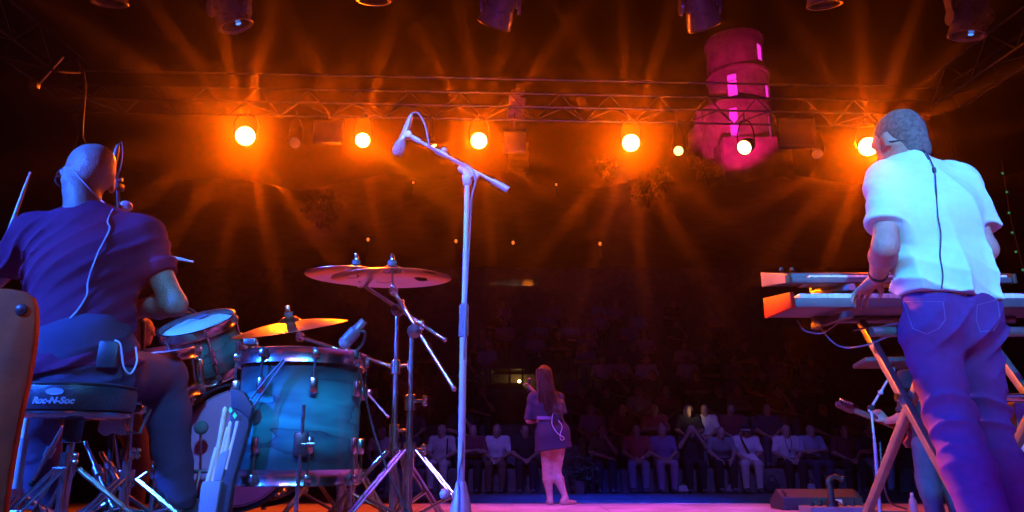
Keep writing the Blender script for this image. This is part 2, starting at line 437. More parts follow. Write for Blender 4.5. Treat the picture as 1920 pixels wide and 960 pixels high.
# ---------------------------------------------------------------- ruined round tower
def masonry():
    m = mat('ruin_masonry', (0.34, 0.28, 0.24), 0.9, noise=0.35, nscale=1.3)
    nt = m.node_tree; b = nt.nodes['Principled BSDF']; tc = nt.nodes.new('ShaderNodeTexCoord')
    mp = nt.nodes.new('ShaderNodeMapping'); mp.inputs['Scale'].default_value = (1.7, 1.7, 3.4)
    vo = nt.nodes.new('ShaderNodeTexVoronoi'); vo.feature = 'DISTANCE_TO_EDGE'
    bp = nt.nodes.new('ShaderNodeBump'); bp.inputs['Strength'].default_value = 1.0; bp.inputs['Distance'].default_value = 0.3
    mr = nt.nodes.new('ShaderNodeMapRange'); mr.inputs[2].default_value = 0.12
    nt.links.new(tc.outputs['Object'], mp.inputs[0]); nt.links.new(mp.outputs[0], vo.inputs['Vector']); nt.links.new(vo.outputs['Distance'], mr.inputs[0])
    nt.links.new(mr.outputs[0], bp.inputs['Height']); nt.links.new(bp.outputs[0], b.inputs['Normal'])
    return m
ruin = masonry()
TWY = 46.0
LITW = mat('lit_window_glow', (.4, .05, .3), .6, emit=(1, .03, .72), estr=1.1)
def zt(py): return V(1385, py, TWY).z
def xt(px, py): return V(px, py, TWY).x
TW = thing('ruined_tower', (xt(1385, 328), TWY, zt(328)), 'ruined round stone tower lit magenta on the hill behind the truss', 'tower')
def drum(cx, r, z0, z1, wins, name, cornice=True, jag=0.0, nc=56):
    """hollow round storey; wins = list of (angle deg from camera side, half width cols, zlo, zhi)"""
    rows = [z0] + sorted({z for w in wins for z in (w[2], w[3])}) + [z1]; nr = len(rows)
    b = MB(); ri = r - 0.4
    ang = [2 * math.pi * j / nc for j in range(nc)]
    def hole(j, i):
        a = math.degrees(ang[j] + math.pi / nc); a = (a + 180) % 360 - 180
        return any(abs(a - w[0]) < w[1] and rows[i] >= w[2] - 1e-4 and rows[i + 1] <= w[3] + 1e-4 for w in wins)
    for rad in (r, ri):
        for i, z in enumerate(rows):
            for j in range(nc):
                jz = (rnd.uniform(-1, 1) * jag if i == nr - 1 else 0)
                b.v.append((cx + math.sin(ang[j]) * rad, TWY - math.cos(ang[j]) * rad, z + jz))
    O = nr * nc
    for i in range(nr - 1):
        for j in range(nc):
            j2 = (j + 1) % nc; a = i * nc
            if not hole(j, i):
                b.f.append((a + j, a + j2, a + nc + j2, a + nc + j)); b.f.append((O + a + j2, O + a + j, O + a + nc + j, O + a + nc + j2))
            else:
                if not hole((j - 1) % nc, i): b.f.append((a + j, a + nc + j, O + a + nc + j, O + a + j))
                if not hole(j2, i): b.f.append((a + j2, O + a + j2, O + a + nc + j2, a + nc + j2))
                b.f.append((a + j, O + a + j, O + a + j2, a + j2)); b.f.append((a + nc + j, a + nc + j2, O + a + nc + j2, O + a + nc + j))
    a = (nr - 1) * nc
    for j in range(nc): j2 = (j + 1) % nc; b.f.append((a + j, a + j2, O + a + j2, O + a + j))
    w = b.build(name, ruin, TW, smooth=30)
    if cornice:
        MB().lathe([(r - 0.2, z1 - 0.28), (r + 0.08, z1 - 0.22), (r + 0.09, z1 + 0.02), (r - 0.05, z1 + 0.1), (r - 0.3, z1 + 0.1)], (cx, TWY, 0), n=56).build('cornice', ruin, w, smooth=30)
    MB().lathe([(0, z1 - .34), (r - .1, z1 - .34), (r - .1, z1 - .30), (0, z1 - .30)], (cx, TWY, 0), n=40).build('light_cap', ruin, w) if name == 'upper_storey' else None  # unseen cap added to stop inner light leaving the open top
    for (wa, hw, za, zb_) in wins:
        p = MB(); a0, a1 = R(wa - hw), R(wa + hw); q = []
        for a in (a0, (a0 + a1) / 2, a1): q.append((cx + math.sin(a) * (r - .09), TWY - math.cos(a) * (r - .09)))
        p.add([(x, y, z) for z in (za + .02, zb_ - .02) for (x, y) in q], [(0, 1, 4, 3), (1, 2, 5, 4)]); p.build('lit_window', LITW, w, smooth=0)
    return w
c1, c2, c3 = xt(1379, 245), xt(1385, 170), xt(1377, 100)
drum(c1, 2.25, zt(290), zt(212), [(-19, 9, zt(280), zt(228)), (60, 11, zt(278), zt(226))], 'lower_storey')
drum(c2, 2.0, zt(214), zt(148), [(-31, 10, zt(202), zt(162)), (46, 10, zt(205), zt(174))], 'middle_storey')
drum(c3, 1.9, zt(150), zt(82), [(43, 9, zt(133), zt(102))], 'upper_storey', jag=0.05)
bb = MB()
for i in range(22):
    bb.bbox((xt(1322, 300) + rnd.uniform(-0.35, 0.35), TWY + rnd.uniform(-.4, 1.2), rnd.uniform(zt(328), zt(215)) * 1), (rnd.uniform(.5, 1.1), rnd.uniform(.6, 1.2), rnd.uniform(.6, 1.4)), 0.1, Matrix.Rotation(rnd.uniform(-.3, .3), 3, 'Z'))
bb.build('broken_masonry', ruin, TW, smooth=30)
MB().bbox((xt(1396, 310), TWY - 0.6, (zt(328) + zt(288)) / 2 - 0.9), (4.3, 4.4, zt(288) - zt(328) + 1.8), 0.12).build('plinth', ruin, TW, smooth=30)
spot('tower_flood_light', (xt(1360, 328) - 2.5, TWY - 9.0, hz(TWY - 9) + 2.2), (c2, TWY, zt(196)), (1, 0.004, 0.20), 14000, 40, 0.6, 0.2)

wz = V(968, 330, 56).z
rw = thing('ruined_wall', V(968, 330, 56), 'tall fragment of ruined wall with a magenta lit top, far behind the truss', 'wall')
b = MB()
for i in range(22):
    z = V(968, 330 - i * 7.6, 56).z
    w = 1.5 - 0.03 * i
    b.bbox((V(970, 200, 56).x + rnd.uniform(-.25, .25), 56 + rnd.uniform(-.2, .2), z), (w + rnd.uniform(-.3, .3), 1.4, 0.42), 0.06, Matrix.Rotation(rnd.uniform(-.1, .1), 3, 'Z'))
b.build('masonry', ruin, rw, smooth=30)
spot('wall_flood_light', (V(968, 330, 56).x - 2, 44, 18.6), V(968, 196, 56), (1, 0.01, 0.33), 9000, 9, 0.7, 0.2)

# shrubs on the hill caught by the magenta floods
leafm = mat('hill_leaf', (0.07, 0.09, 0.035), 0.6, noise=0.3, nscale=5)
bark = mat('bark', (0.09, 0.06, 0.04), 0.9, bump=0.6, bscale=20)
def leafy(name, base, size, nleaf, ls, label, cat='shrub', lm=leafm, trunk_r=0.08, stems=5):
    t = thing(name, base, label, cat)
    b = MB(); tips = []
    for i in range(stems):
        a = rnd.uniform(0, 6.28); e = Vector((math.cos(a) * size[0] * .55, math.sin(a) * size[1] * .55, size[2] * rnd.uniform(.6, .95)))
        mid = Vector((e.x * .35, e.y * .35, e.z * .5)); p = [Vector(base), Vector(base) + mid, Vector(base) + e]
        b.tube(curve(p, 4), [trunk_r * (1 - .85 * q / 8) for q in range(9)], 6); tips += [Vector(base) + mid * 1.2, Vector(base) + e]
    b.build('trunk', bark, t)
    c = MB(); B = Vector(base)
    for i in range(nleaf):
        q = rnd.choice(tips); p = q + Vector((rnd.gauss(0, .22) * size[0], rnd.gauss(0, .22) * size[1], rnd.gauss(0, .16) * size[2]))
        if p.z < B.z: p.z = B.z + 0.05
        x = Vector((rnd.gauss(0, 1), rnd.gauss(0, 1), rnd.gauss(0, .7))).normalized(); y = x.orthogonal().normalized(); s = ls * rnd.uniform(.6, 1.3)
        c.add([p, p + x * s * .5 + y * s * .22, p + x * s, p + x * s * .5 - y * s * .22], [(0, 1, 2, 3)])
    c.build('crown', lm, t, smooth=0); return t
for (px, py, y, s, lab) in ((598, 452, 35, 1.2, 'magenta tinted shrub on the dark hillside, above the cymbals'), (1140, 338, 45.5, 1.0, 'small dark shrub on the hilltop beside the fourth bright lamp'),
                            (1215, 395, 39, 1.5, 'bushy shrub below the tower with faint magenta leaves'), (1328, 335, 44, 1.1, 'creeper bush at the left foot of the ruined tower')):
    p = V(px, py, y); p.z = max(hz(y) - 0.1, p.z - 0.4)
    leafy('hill_shrub', p, (s, s * .8, s * 1.3), 700, 0.24, lab)
spot('shrub_flood_light', (V(598, 440, 35).x - 2, 30.5, 11.5), V(598, 425, 35), (1, 0.01, 0.3), 350, 30, 0.8, 0.1)

# ---------------------------------------------------------------- trusses
def truss(name, A, B, w, bay, label, cat='truss', faces=('f', 'b', 'l', 'u'), r=0.017, tm=None):
    A = Vector(A); B = Vector(B); L = (B - A).length; d = (B - A).normalized(); s = d.cross(Vector((0, 0, 1))).normalized(); u = s.cross(d)
    t = thing(name, (A + B) / 2, label, cat); h = w / 2; tm = tm or alum
    C = {(i, j): (s * h * i + u * h * j) for i in (-1, 1) for j in (-1, 1)}
    for q in C.values(): rod('chord', A + q, B + q, r, tm, t)
    n = max(1, int(round(L / bay)))
    prs = {'f': ((-1, -1), (-1, 1)), 'b': ((1, -1), (1, 1)), 'l': ((-1, -1), (1, -1)), 'u': ((-1, 1), (1, 1))}
    for f in faces:
        a, b = C[prs[f][0]], C[prs[f][1]]
        for i in range(n):
            p0 = A + d * (L * i / n); p1 = A + d * (L * (i + .5) / n); p2 = A + d * (L * (i + 1) / n)
            rod('brace', p0 + a, p1 + b, r * .55, tm, t); rod('brace', p1 + b, p2 + a, r * .55, tm, t)
    for i in range(0, n + 1, 4):
        for f in ('f', 'l'):
            rod('coupler', A + d * (L * i / n) + C[prs[f][0]] - d * .05, A + d * (L * i / n) + C[prs[f][0]] + d * .05, r * 1.45, tm, t)
    return t
TA, TB = V(290, 182, 9.45), V(1640, 190, 9.8)
tz = 5.42
truss('front_truss', (TA.x - 1.2, 9.4, tz + .02), (TB.x + 0.9, 9.85, tz - .01), 0.42, 0.74, 'long aluminium box truss across the stage front carrying the orange lamps', faces=('f', 'l'))
truss('side_truss', (TA.x - .85, 9.0, tz - .05), (TA.x - 1.15, 5.6, tz - .05), 0.42, 0.7, 'dim dark side truss receding above the drummer', faces=('f', 'l'), tm=dkmetal)  # side trusses take dark metal: the corners' dimness put into colour
truss('side_truss', (TB.x + .75, 9.4, tz - .02), (TB.x + 1.2, 5.6, tz - .02), 0.42, 0.7, 'dim dark side truss receding above the keyboard player', faces=('b', 'l'), tm=dkmetal)
truss('overhead_truss', (-5.8, 5.75, 5.12), (6.6, 5.75, 5.12), 0.4, 0.7, 'overhead truss above the top edge of the view carrying the moving head lights', faces=('l',))
for sx, nm in ((-1, 'beside the drum kit'), (1, 'beside the keyboards')):
    x = (TA.x - 1.05) if sx < 0 else (TB.x + 0.85)
    truss('truss_tower', (x, 9.55, -0.09), (x, 9.55, 5.2), 0.4, 0.6, 'upright truss tower at the stage front ' + nm, faces=('f', 'l'))

# ---------------------------------------------------------------- lit par cans on the front truss
def star_spokes(light, seed, floor=0.42):
    """spokes put into the emission to draw star rays round the lamp axis"""
    light.use_nodes = True; nt = light.node_tree; em = nt.nodes['Emission']
    tc = nt.nodes.new('ShaderNodeTexCoord'); sx = nt.nodes.new('ShaderNodeSeparateXYZ'); nt.links.new(tc.outputs['Normal'], sx.inputs[0])
    at = nt.nodes.new('ShaderNodeMath'); at.operation = 'ARCTAN2'; nt.links.new(sx.outputs[0], at.inputs[0]); nt.links.new(sx.outputs[1], at.inputs[1])
    ab = nt.nodes.new('ShaderNodeMath'); ab.operation = 'MULTIPLY_ADD'; ab.inputs[1].default_value = 1.0; ab.inputs[2].default_value = seed * 17.3
    nt.links.new(at.outputs[0], ab.inputs[0])
    nz = nt.nodes.new('ShaderNodeTexNoise'); nz.noise_dimensions = '1D'; nz.inputs['Scale'].default_value = 2.6; nz.inputs['Detail'].default_value = 1.0
    nt.links.new(ab.outputs[0], nz.inputs['W'])
    def M(op, a, b=None, c=None):
        n = nt.nodes.new('ShaderNodeMath'); n.operation = op
        for k, q in enumerate((a, b, c)):
            if q is None: continue
            if isinstance(q, (int, float)): n.inputs[k].default_value = q
            else: nt.links.new(q, n.inputs[k])
        return n.outputs[0]
    ray = M('POWER', M('ABSOLUTE', M('COSINE', M('MULTIPLY_ADD', at.outputs[0], 8.0, seed * 0.7))), 18.0)
    lenm = M('MULTIPLY_ADD', nz.outputs[0], 2.6, -0.5)
    spokes = M('MULTIPLY_ADD', M('MULTIPLY', ray, M('MAXIMUM', lenm, 0.25)), 4.2, floor)
    cz = M('ABSOLUTE', sx.outputs[2])
    # core beam added for the halo: intensity falls off steeply away from the axis
    th = M('ARCCOSINE', M('MINIMUM', cz, 0.999999))
    core = M('MULTIPLY', M('EXPONENT', M('MULTIPLY', th, -FALL)), 8.0)
    nt.links.new(M('MULTIPLY_ADD', core, spokes, 0.9), em.inputs['Strength'])
FALL = 27.0
canm = mat('par_can_black', (0.03, 0.028, 0.028), 0.4, 0.3)
def lens_mat(name, col, s): return mat(name, (0.8, 0.7, 0.5), 0.2, emit=col, estr=s)
LENS_HI = lens_mat('lit_lens', (1.0, 0.58, 0.20), 8)
LENS_LO = lens_mat('dim_lens', (1.0, 0.50, 0.12), 5)
LENS_OFF = mat('glint_lens', (0.2, 0.12, 0.08), 0.08, coat=1.0, emit=(1, 0.3, 0.05), estr=0.12)  # unlit lens; its faint orange glint is put in as emission
ORANGE = (1.0, 0.10, 0.0005)
def par_can(px, py, Y, label, lens, watts=0, r=0.105, length=0.30, aim=(0, 2.2, 1.0), seed=0, group='lamps hung from the front truss'):
    c = V(px, py, Y); d = (Vector(aim) - c).normalized()
    t = thing('par_can', c, label, 'stage light', group)
    b = MB(); b.lathe([(r * 1.0, 0.0), (r * 1.08, 0.0), (r * 1.08, -0.05), (r * 1.0, -0.07), (r * .98, -length * .6), (r * .6, -length), (r * .2, -length - .03), (0, -length - .03)], c, d, 24)
    b.build('housing', canm, t)
    MB().lathe([(0, 0.0), (r * .6, -.002), (r * .99, -.016)], c, d, 24).build('lens', lens, t)
    side = d.cross(Vector((0, 0, 1))).normalized(); p = c - d * .1
    top = Vector((p.x, p.y, min(tz - 0.27, p.z + 0.36)))
    MB().tube(curve([p + side * r * 1.15, p + side * r * 1.2 + Vector((0, 0, .18)), top + side * r * .6, top - side * r * .6, p - side * r * 1.2 + Vector((0, 0, .18)), p - side * r * 1.15], 4), .010, 6).build('yoke', canm, t)
    MB().tube([top - Vector((0, 0, .01)), Vector((top.x, top.y, tz - .2))], .014, 6).build('clamp', alum, t)
    if watts:
        n = 4 if watts > 120 else 1      # one bulb's power split over coincident spots for cleaner sampling
        for q in range(n): l = spot('par_light', c + d * .03, aim, ORANGE, watts / n, 140, 0.35, 0.014); star_spokes(l.data, seed)
    return t
lampY = lambda px: 9.45 + (px - 460) / 1170 * 0.3
for i, (px, py, r, w, lab) in enumerate((
        (460, 255, .130, 560, 'blazing orange stage lamp on the truss, nearest the drummer'),
        (680, 263, .100, 340, 'bright orange stage lamp directly left of the boom microphone'),
        (898, 264, .112, 430, 'blazing orange stage lamp just right of the microphone boom'),
        (1183, 268, .12, 460, 'blazing orange stage lamp between the microphone stand and the tower'),
        (1628, 275, .13, 560, 'blazing orange stage lamp beside the keyboard player\'s face'))):
    par_can(px, py, lampY(px), lab, LENS_HI, w, r, aim=(0.0, 0.0, HC), seed=i + 1)
par_can(1395, 277, 9.6, 'round white-hot stage lamp with dark can in front of the ruined tower', LENS_HI, 0, .10, aim=(-1.5, 4.5, 0.3), seed=9)
par_can(813, 275, 9.55, 'small half hidden lamp behind the microphone boom', LENS_LO, 34, .055, .2, aim=(0.45, 9.15, 1.6), seed=11)
par_can(1272, 283, 9.62, 'small dim lamp glowing amber between the brightest lamp and the tower', LENS_LO, 0, .065, .22, seed=12)
par_can(553, 268, 9.5, 'unlit stage lamp with a faint orange glint near the drummer\'s lamp', LENS_OFF, 0, .075, .24)
par_can(1532, 289, 9.72, 'unlit stage lamp with a faint orange glint right of the tower', LENS_OFF, 0, .07, .24)
# extra spot added at the second lamp to light the end of the keyboards
kc = V(680, 263, lampY(680)); spot('added_side_light', kc + (Vector((1.4, 3.2, .85)) - kc).normalized() * .05, (1.46, 3.2, .62), ORANGE[:1] + (0.15, 0.002), 15000, 12, 0.8, 0.05)
for (px, py, w, h, lab) in ((615, 250, .40, .32, 'square dark flood panel hung from the truss near the second lamp'), (1492, 252, .5, .42, 'square dark flood panel hung from the truss right of the tower'), (965, 268, .3, .3, 'small dark flood panel hung from the truss right of the third lamp')):
    c = V(px, py, 9.62); t = thing('flood_panel', c, lab, 'stage light', 'flood panels on the truss')
    MB().bbox(c, (w, .1, h), .015).build('housing', blackpl, t); MB().bbox(c - Vector((0, .052, 0)), (w * .86, .012, h * .8), .004).build('front_glass', mat('dark_glass', (.06, .05, .05), .12, coat=1), t)
    MB().tube([c + Vector((-w / 2 - .02, 0, 0)), c + Vector((-w / 2 - .02, 0, h / 2 + .05)), c + Vector((w / 2 + .02, 0, h / 2 + .05)), c + Vector((w / 2 + .02, 0, 0))], .009, 6).build('yoke', dkmetal, t)
    MB().tube([c + Vector((0, 0, h / 2 + .05)), Vector((c.x, c.y, tz - .2))], .012, 6).build('clamp', alum, t)

# ---------------------------------------------------------------- moving heads on the overhead truss
shell = mat('fixture_shell', (0.10, 0.09, 0.11), 0.28, noise=.15, nscale=20, coat=.3)
GLOW = mat('blue_led_glow', (.1, .2, .5), .1, emit=(0.03, 0.25, 1.0), estr=1.6)
def moving_head(px, py, d, glow, label, yaw=0.0):
    c = V(px, py, 5.75); t = thing('moving_head', c, label, 'stage light', 'moving heads on the overhead truss')
    d = Vector(d).normalized(); sd = d.cross(Vector((0, 1, 0))).normalized()
    k = .76; sc_ = lambda P: [(r * k, h * k) for r, h in P]
    b = MB(); b.lathe(sc_([(0, .30), (.10, .29), (.15, .22), (.165, .10), (.165, -.02), (.19, -.10), (.20, -.20), (.195, -.225), (.17, -.225), (.165, -.19)]), c, -d, 28); b.build('head', shell, t)
    MB().lathe(sc_([(0, -.185), (.10, -.188), (.166, -.195)]), c, -d, 24).build('lens', mat('lens_glass', (.02, .02, .03), .05, coat=1), t)
    MB().lathe(sc_([(.196, -.228), (.203, -.222), (.203, -.21), (.196, -.205)]), c, -d, 28, closed=True).build('bezel', mat('bezel_metal', (.10, .07, .07), .4, .8), t)
    if glow: MB().lathe(sc_([(0, -.206), (.028, -.205), (.03, -.2)]), c + sd * .03, -d, 16).build('lit_core', GLOW, t)
    top = c.z + .40; yk = Matrix.Rotation(yaw, 3, 'Z') @ Vector((1, 0, 0))
    for q in (-1, 1):
        MB().bar(c + yk * q * .15, Vector((c.x, c.y, top - .06)) + yk * q * .16, .04, .10, (yk)).build('yoke_arm', shell, t, bevel=.012)
        MB().lathe([(0, .03), (.07, .028), (.075, 0), (0, 0)], c + yk * q * .15, yk * q, 16).build('pivot_cap', shell, t)
    MB().bbox((c.x, c.y, top), (.46, .28, .13), .02, Matrix.Rotation(yaw, 3, 'Z')).build('base', shell, t)
    MB().tube([(c.x, c.y, top + .05), (c.x, c.y, 4.94)], .02, 8).build('clamp', alum, t)
moving_head(430, 16, (.34, .22, -.92), True, 'moving head light with blue lens glint, above the drummer')
moving_head(938, 12, (-.34, .62, -.72), False, 'dark violet moving head light at top centre, tilted toward the audience')
moving_head(1312, 14, (.36, .62, -.70), False, 'dark violet moving head light above and left of the tower')
moving_head(1818, 32, (-.16, .20, -.95), True, 'moving head light with blue lens glint, top corner above the keyboard player')
moving_head(205, -30, (0, .3, -1), False, 'moving head light cut off at the top, leftmost of the row')
moving_head(700, -34, (0, .3, -1), False, 'moving head light barely showing between the two over the microphone')
moving_head(1545, -26, (.05, .3, -1), False, 'moving head light cut off at the top, right of the tower')

# haze in the air of the whole place
hb = MB().box((0, 55, 21), (114, 132, 46)).build('haze', None, smooth=0)
hm = bpy.data.materials.new('haze_air'); hm.use_nodes = True; hm.cycles.volume_sampling = 'EQUIANGULAR'; hm.cycles.homogeneous_volume = True; hn = hm.node_tree; hn.nodes.clear()
ho = hn.nodes.new('ShaderNodeOutputMaterial'); hv = hn.nodes.new('ShaderNodeVolumePrincipled')
hv.inputs['Color'].default_value = (0.95, 0.93, 0.9, 1); hv.inputs['Density'].default_value = 0.0020; hv.inputs['Anisotropy'].default_value = 0.93
hn.links.new(hv.outputs[0], ho.inputs['Volume'])
hb.data.materials.clear(); hb.data.materials.append(hm)
tag(hb, 'thin stage haze filling the air', 'haze', None, 'stuff')


# ================================================================ drum kit
def lacquer():
    m = mat('teal_burst_lacquer', (0.01, 0.12, 0.17), 0.3, coat=0.9)
    nt = m.node_tree; b = nt.nodes['Principled BSDF']; tc = nt.nodes.new('ShaderNodeTexCoord')
    mp = nt.nodes.new('ShaderNodeMapping'); mp.inputs['Scale'].default_value = (2.2, 2.2, 7.5); mp.inputs['Location'].default_value = (0.35, 0.7, -2.1)
    nt.links.new(tc.outputs['Object'], mp.inputs[0])
    nz = nt.nodes.new('ShaderNodeTexNoise'); nz.inputs['Scale'].default_value = 0.9; nz.inputs['Detail'].default_value = 3; nt.links.new(mp.outputs[0], nz.inputs['Vector'])
    ml = nt.nodes.new('ShaderNodeMath'); ml.operation = 'MULTIPLY'; ml.inputs[1].default_value = 5.0; nt.links.new(nz.outputs[0], ml.inputs[0])
    fr = nt.nodes.new('ShaderNodeMath'); fr.operation = 'FRACT'; nt.links.new(ml.outputs[0], fr.inputs[0])
    rp = nt.nodes.new('ShaderNodeValToRGB'); cr = rp.color_ramp
    cr.elements[0].position = 0.0; cr.elements[0].color = (0.003, 0.05, 0.06, 1); cr.elements[1].position = 1.0; cr.elements[1].color = (0.008, 0.24, 0.22, 1)
    e = cr.elements.new(0.07); e.color = (0.01, 0.15, 0.16, 1); e = cr.elements.new(0.5); e.color = (0.01, 0.33, 0.29, 1)
    nt.links.new(fr.outputs[0], rp.inputs[0])
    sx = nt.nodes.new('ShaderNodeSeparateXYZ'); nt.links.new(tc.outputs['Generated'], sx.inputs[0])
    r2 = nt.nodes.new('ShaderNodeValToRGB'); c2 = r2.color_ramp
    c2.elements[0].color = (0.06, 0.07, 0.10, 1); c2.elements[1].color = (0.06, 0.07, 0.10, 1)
    for p, v in ((.14, .16), (.30, .6), (.45, 1), (.6, 1), (.74, .55), (.88, .14)): q = c2.elements.new(p); q.color = (v, v, v, 1)  # burst finish, its dark ends deepened to carry shade as well
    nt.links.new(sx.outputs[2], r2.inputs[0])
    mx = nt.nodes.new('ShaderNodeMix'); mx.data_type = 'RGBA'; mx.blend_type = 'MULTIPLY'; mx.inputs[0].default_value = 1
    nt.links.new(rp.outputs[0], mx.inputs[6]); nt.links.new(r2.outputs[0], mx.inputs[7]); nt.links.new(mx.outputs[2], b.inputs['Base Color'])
    return m
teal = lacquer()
headw = mat('coated_drumhead', (0.72, 0.72, 0.70), 0.5, noise=.06, nscale=12)
kickh = mat('kick_drumhead', (0.62, 0.20, 0.36), 0.35, noise=.2, nscale=4)
wood_rim = mat('dark_rim', (0.012, 0.03, 0.05), 0.25, coat=.8)
chr2 = mat('snare_shell_chrome', (0.55, 0.5, 0.5), 0.12, 1.0)
def drum_shell(name, label, base, axis, r, h, sm, nl, heads, rimm=chrome, lug_h=.055, rim=.012, hoop_h=.035, phase=0.0, both=True):
    x, y, a = MB().frame(axis); base = Vector(base); t = thing(name, base, label, 'drum')
    Q = Matrix((x, y, a)).transposed()
    me = MB().lathe([(r - .008, 0), (r, 0), (r, h * .25), (r, h * .5), (r, h * .75), (r, h), (r - .008, h), (r - .008, 0)], (0, 0, 0), (0, 0, 1), 48)
    # the shell keeps its own axes so that the finish follows the drum
    o = me.build('shell', sm, None, smooth=40); o.parent = t; o.rotation_euler = Q.to_euler()
    R1 = r + rim
    for z, up in ((h, 1), (0, -1)):
        z0 = z - up * hoop_h * .55; z1 = z + up * hoop_h * .6
        prof = [(r + .003, z0), (R1 + .004, z0), (R1 + .002, z0 + up * .006), (R1, z1 - up * .006), (R1 + .004, z1), (R1 - .004, z1 + up * .002), (R1 - .006, z)]
        hp = MB().lathe(prof, base, a, 48).build('hoop', rimm, t)
        MB().lathe([(0, z + up * .006), (r * .9, z + up * .006), (r + .004, z - up * .002)], base, a, 48).build('head', heads[0 if up > 0 else 1], t)
    for i in range(nl):
        an = phase + 2 * math.pi * i / nl; dr = x * math.cos(an) + y * math.sin(an); tg = a.cross(dr)
        for z, up in ((h, 1), (0, -1)) if both else ((h / 2, 0),):
            zc = z - up * (hoop_h + .055)
            c = base + a * zc + dr * (r + .013)
            lg = MB().bbox(c, (.026, .026, lug_h), .009, Matrix((dr, tg, a)).transposed()).build('lug', chrome, t)
            for u in ((up,) if up else (1, -1)):
                p0 = c + a * u * lug_h * .4 + dr * .003; p1 = base + a * ((z if up else (h if u > 0 else 0)) + u * hoop_h * .25) + dr * (R1 + .008)
                b = MB().tube([p0, p1], .0042, 6); b.bbox(p1 - a * u * .006, (.018, .02, .024), .003, Matrix((dr, tg, a)).transposed()); b.tube([p1, p1 + a * u * .014], .0065, 6)
                b.build('tension_rod', chrome, lg)
    return t, x, y, a
# floor tom
ftc = Vector((V(562, 780, 2.6).x, 2.6, 0)); ftop = V(560, 664, 2.385).z; fbot = V(560, 896, 2.385).z
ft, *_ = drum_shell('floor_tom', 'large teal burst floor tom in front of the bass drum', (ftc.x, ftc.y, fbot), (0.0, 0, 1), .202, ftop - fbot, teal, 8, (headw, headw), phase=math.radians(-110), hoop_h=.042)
for an in (-72, 48, 168):
    d = Vector((math.cos(R(an)), math.sin(R(an)), 0)); p = ftc + d * .228
    lg = MB().tube([(p.x, p.y, fbot + .22), (p.x, p.y, RZ + .03)], .0065, 8).build('leg', chrome, ft)
    MB().bbox((ftc.x + d.x * .217, ftc.y + d.y * .217, fbot + .10), (.035, .045, .075), .008, Matrix.Rotation(R(an), 3, 'Z')).build('leg_bracket', dkmetal, lg)
    MB().tube([(p.x, p.y, fbot + .10), (p.x + d.y * -.04, p.y + d.x * .04, fbot + .10)], .008, 8).build('wing_screw', chrome, lg)
    MB().lathe([(0, 0), (.016, 0), (.013, .05), (.007, .055)], (p.x, p.y, RZ), n=12).build('foot', rubber, lg)
MB().lathe([(0, 0), (.023, 0), (.023, .002), (0, .002)], ftc + Vector((-.085, -.186, .185 + fbot)), (-.41, -.9, 0), 20).build('badge', mat('badge_metal', (.5, .5, .52), .3, .9), ft)
# rack tom
ra = Vector((-.16, -.50, .86)).normalized(); rh = V(371, 612, 3.3)
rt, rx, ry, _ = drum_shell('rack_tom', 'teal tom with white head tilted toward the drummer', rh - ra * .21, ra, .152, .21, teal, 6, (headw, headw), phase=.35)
MB().lathe([(0, 0), (.03, 0), (.03, .001), (0, .001)], rh + rx * .0 + ry * .0 + ra * .0075 + Vector((-.03, .09, .055)), ra, 20).build('head_dot', mat('head_print', (.28, .28, .34), .5), rt)
# snare
sa = Vector((-.10, -.26, .95)).normalized(); sh = V(281, 669, 3.02)
drum_shell('snare_drum', 'chrome snare drum between the drummer\'s thigh and the teal tom', sh - sa * .15, sa, .172, .15, chr2, 8, (headw, headw), both=False, lug_h=.09, phase=.2)
# bass drum
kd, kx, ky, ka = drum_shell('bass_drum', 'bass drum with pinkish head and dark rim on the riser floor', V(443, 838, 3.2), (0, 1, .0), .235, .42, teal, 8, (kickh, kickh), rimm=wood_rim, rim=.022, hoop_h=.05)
for q in (-1, 1):
    p = V(443, 838, 3.2) + Vector((q * .20, .36, -.08)); MB().tube([p, (p.x + q * .16, p.y + .1, RZ + .006)], .009, 8).build('spur', chrome, kd)
# tom mount on the bass drum
p0 = V(443, 838, 3.2) + Vector((-.02, .2, .235))
MB().tube([p0, p0 + Vector((-.02, 0, .25)), rh - ra * .12 + rx * 0 + Vector((.18, .02, 0))], .0127, 10).build('tom_arm', chrome, kd)
MB().bbox(rh - ra * .1 + Vector((.185, 0, 0)), (.05, .05, .07), .008).build('tom_clamp', chrome, kd)

def bronze():
    m = mat('cymbal_bronze', (0.86, 0.64, 0.40), 0.24, 1.0)
    nt = m.node_tree; b = nt.nodes['Principled BSDF']; tc = nt.nodes.new('ShaderNodeTexCoord')
    wv = nt.nodes.new('ShaderNodeTexWave'); wv.wave_type = 'RINGS'; wv.rings_direction = 'Z'; wv.inputs['Scale'].default_value = 60; wv.inputs['Distortion'].default_value = .3
    nt.links.new(tc.outputs['Object'], wv.inputs['Vector'])
    bp = nt.nodes.new('ShaderNodeBump'); bp.inputs['Strength'].default_value = .12; bp.inputs['Distance'].default_value = .002
    nt.links.new(wv.outputs['Fac'], bp.inputs['Height']); nt.links.new(bp.outputs[0], b.inputs['Normal'])
    n = nt.nodes.new('ShaderNodeTexNoise'); n.inputs['Scale'].default_value = 6; nt.links.new(tc.outputs['Object'], n.inputs['Vector'])
    mr = nt.nodes.new('ShaderNodeMapRange'); mr.inputs[3].default_value = .2; mr.inputs[4].default_value = .42; nt.links.new(n.outputs[0], mr.inputs[0]); nt.links.new(mr.outputs[0], b.inputs['Roughness'])
    return m
bz = bronze(); felt = mat('felt', (.12, .12, .13), .95)
bz2 = mat('brilliant_cymbal', (.66, .56, .55), .2, 1.0, noise=.15, nscale=9)
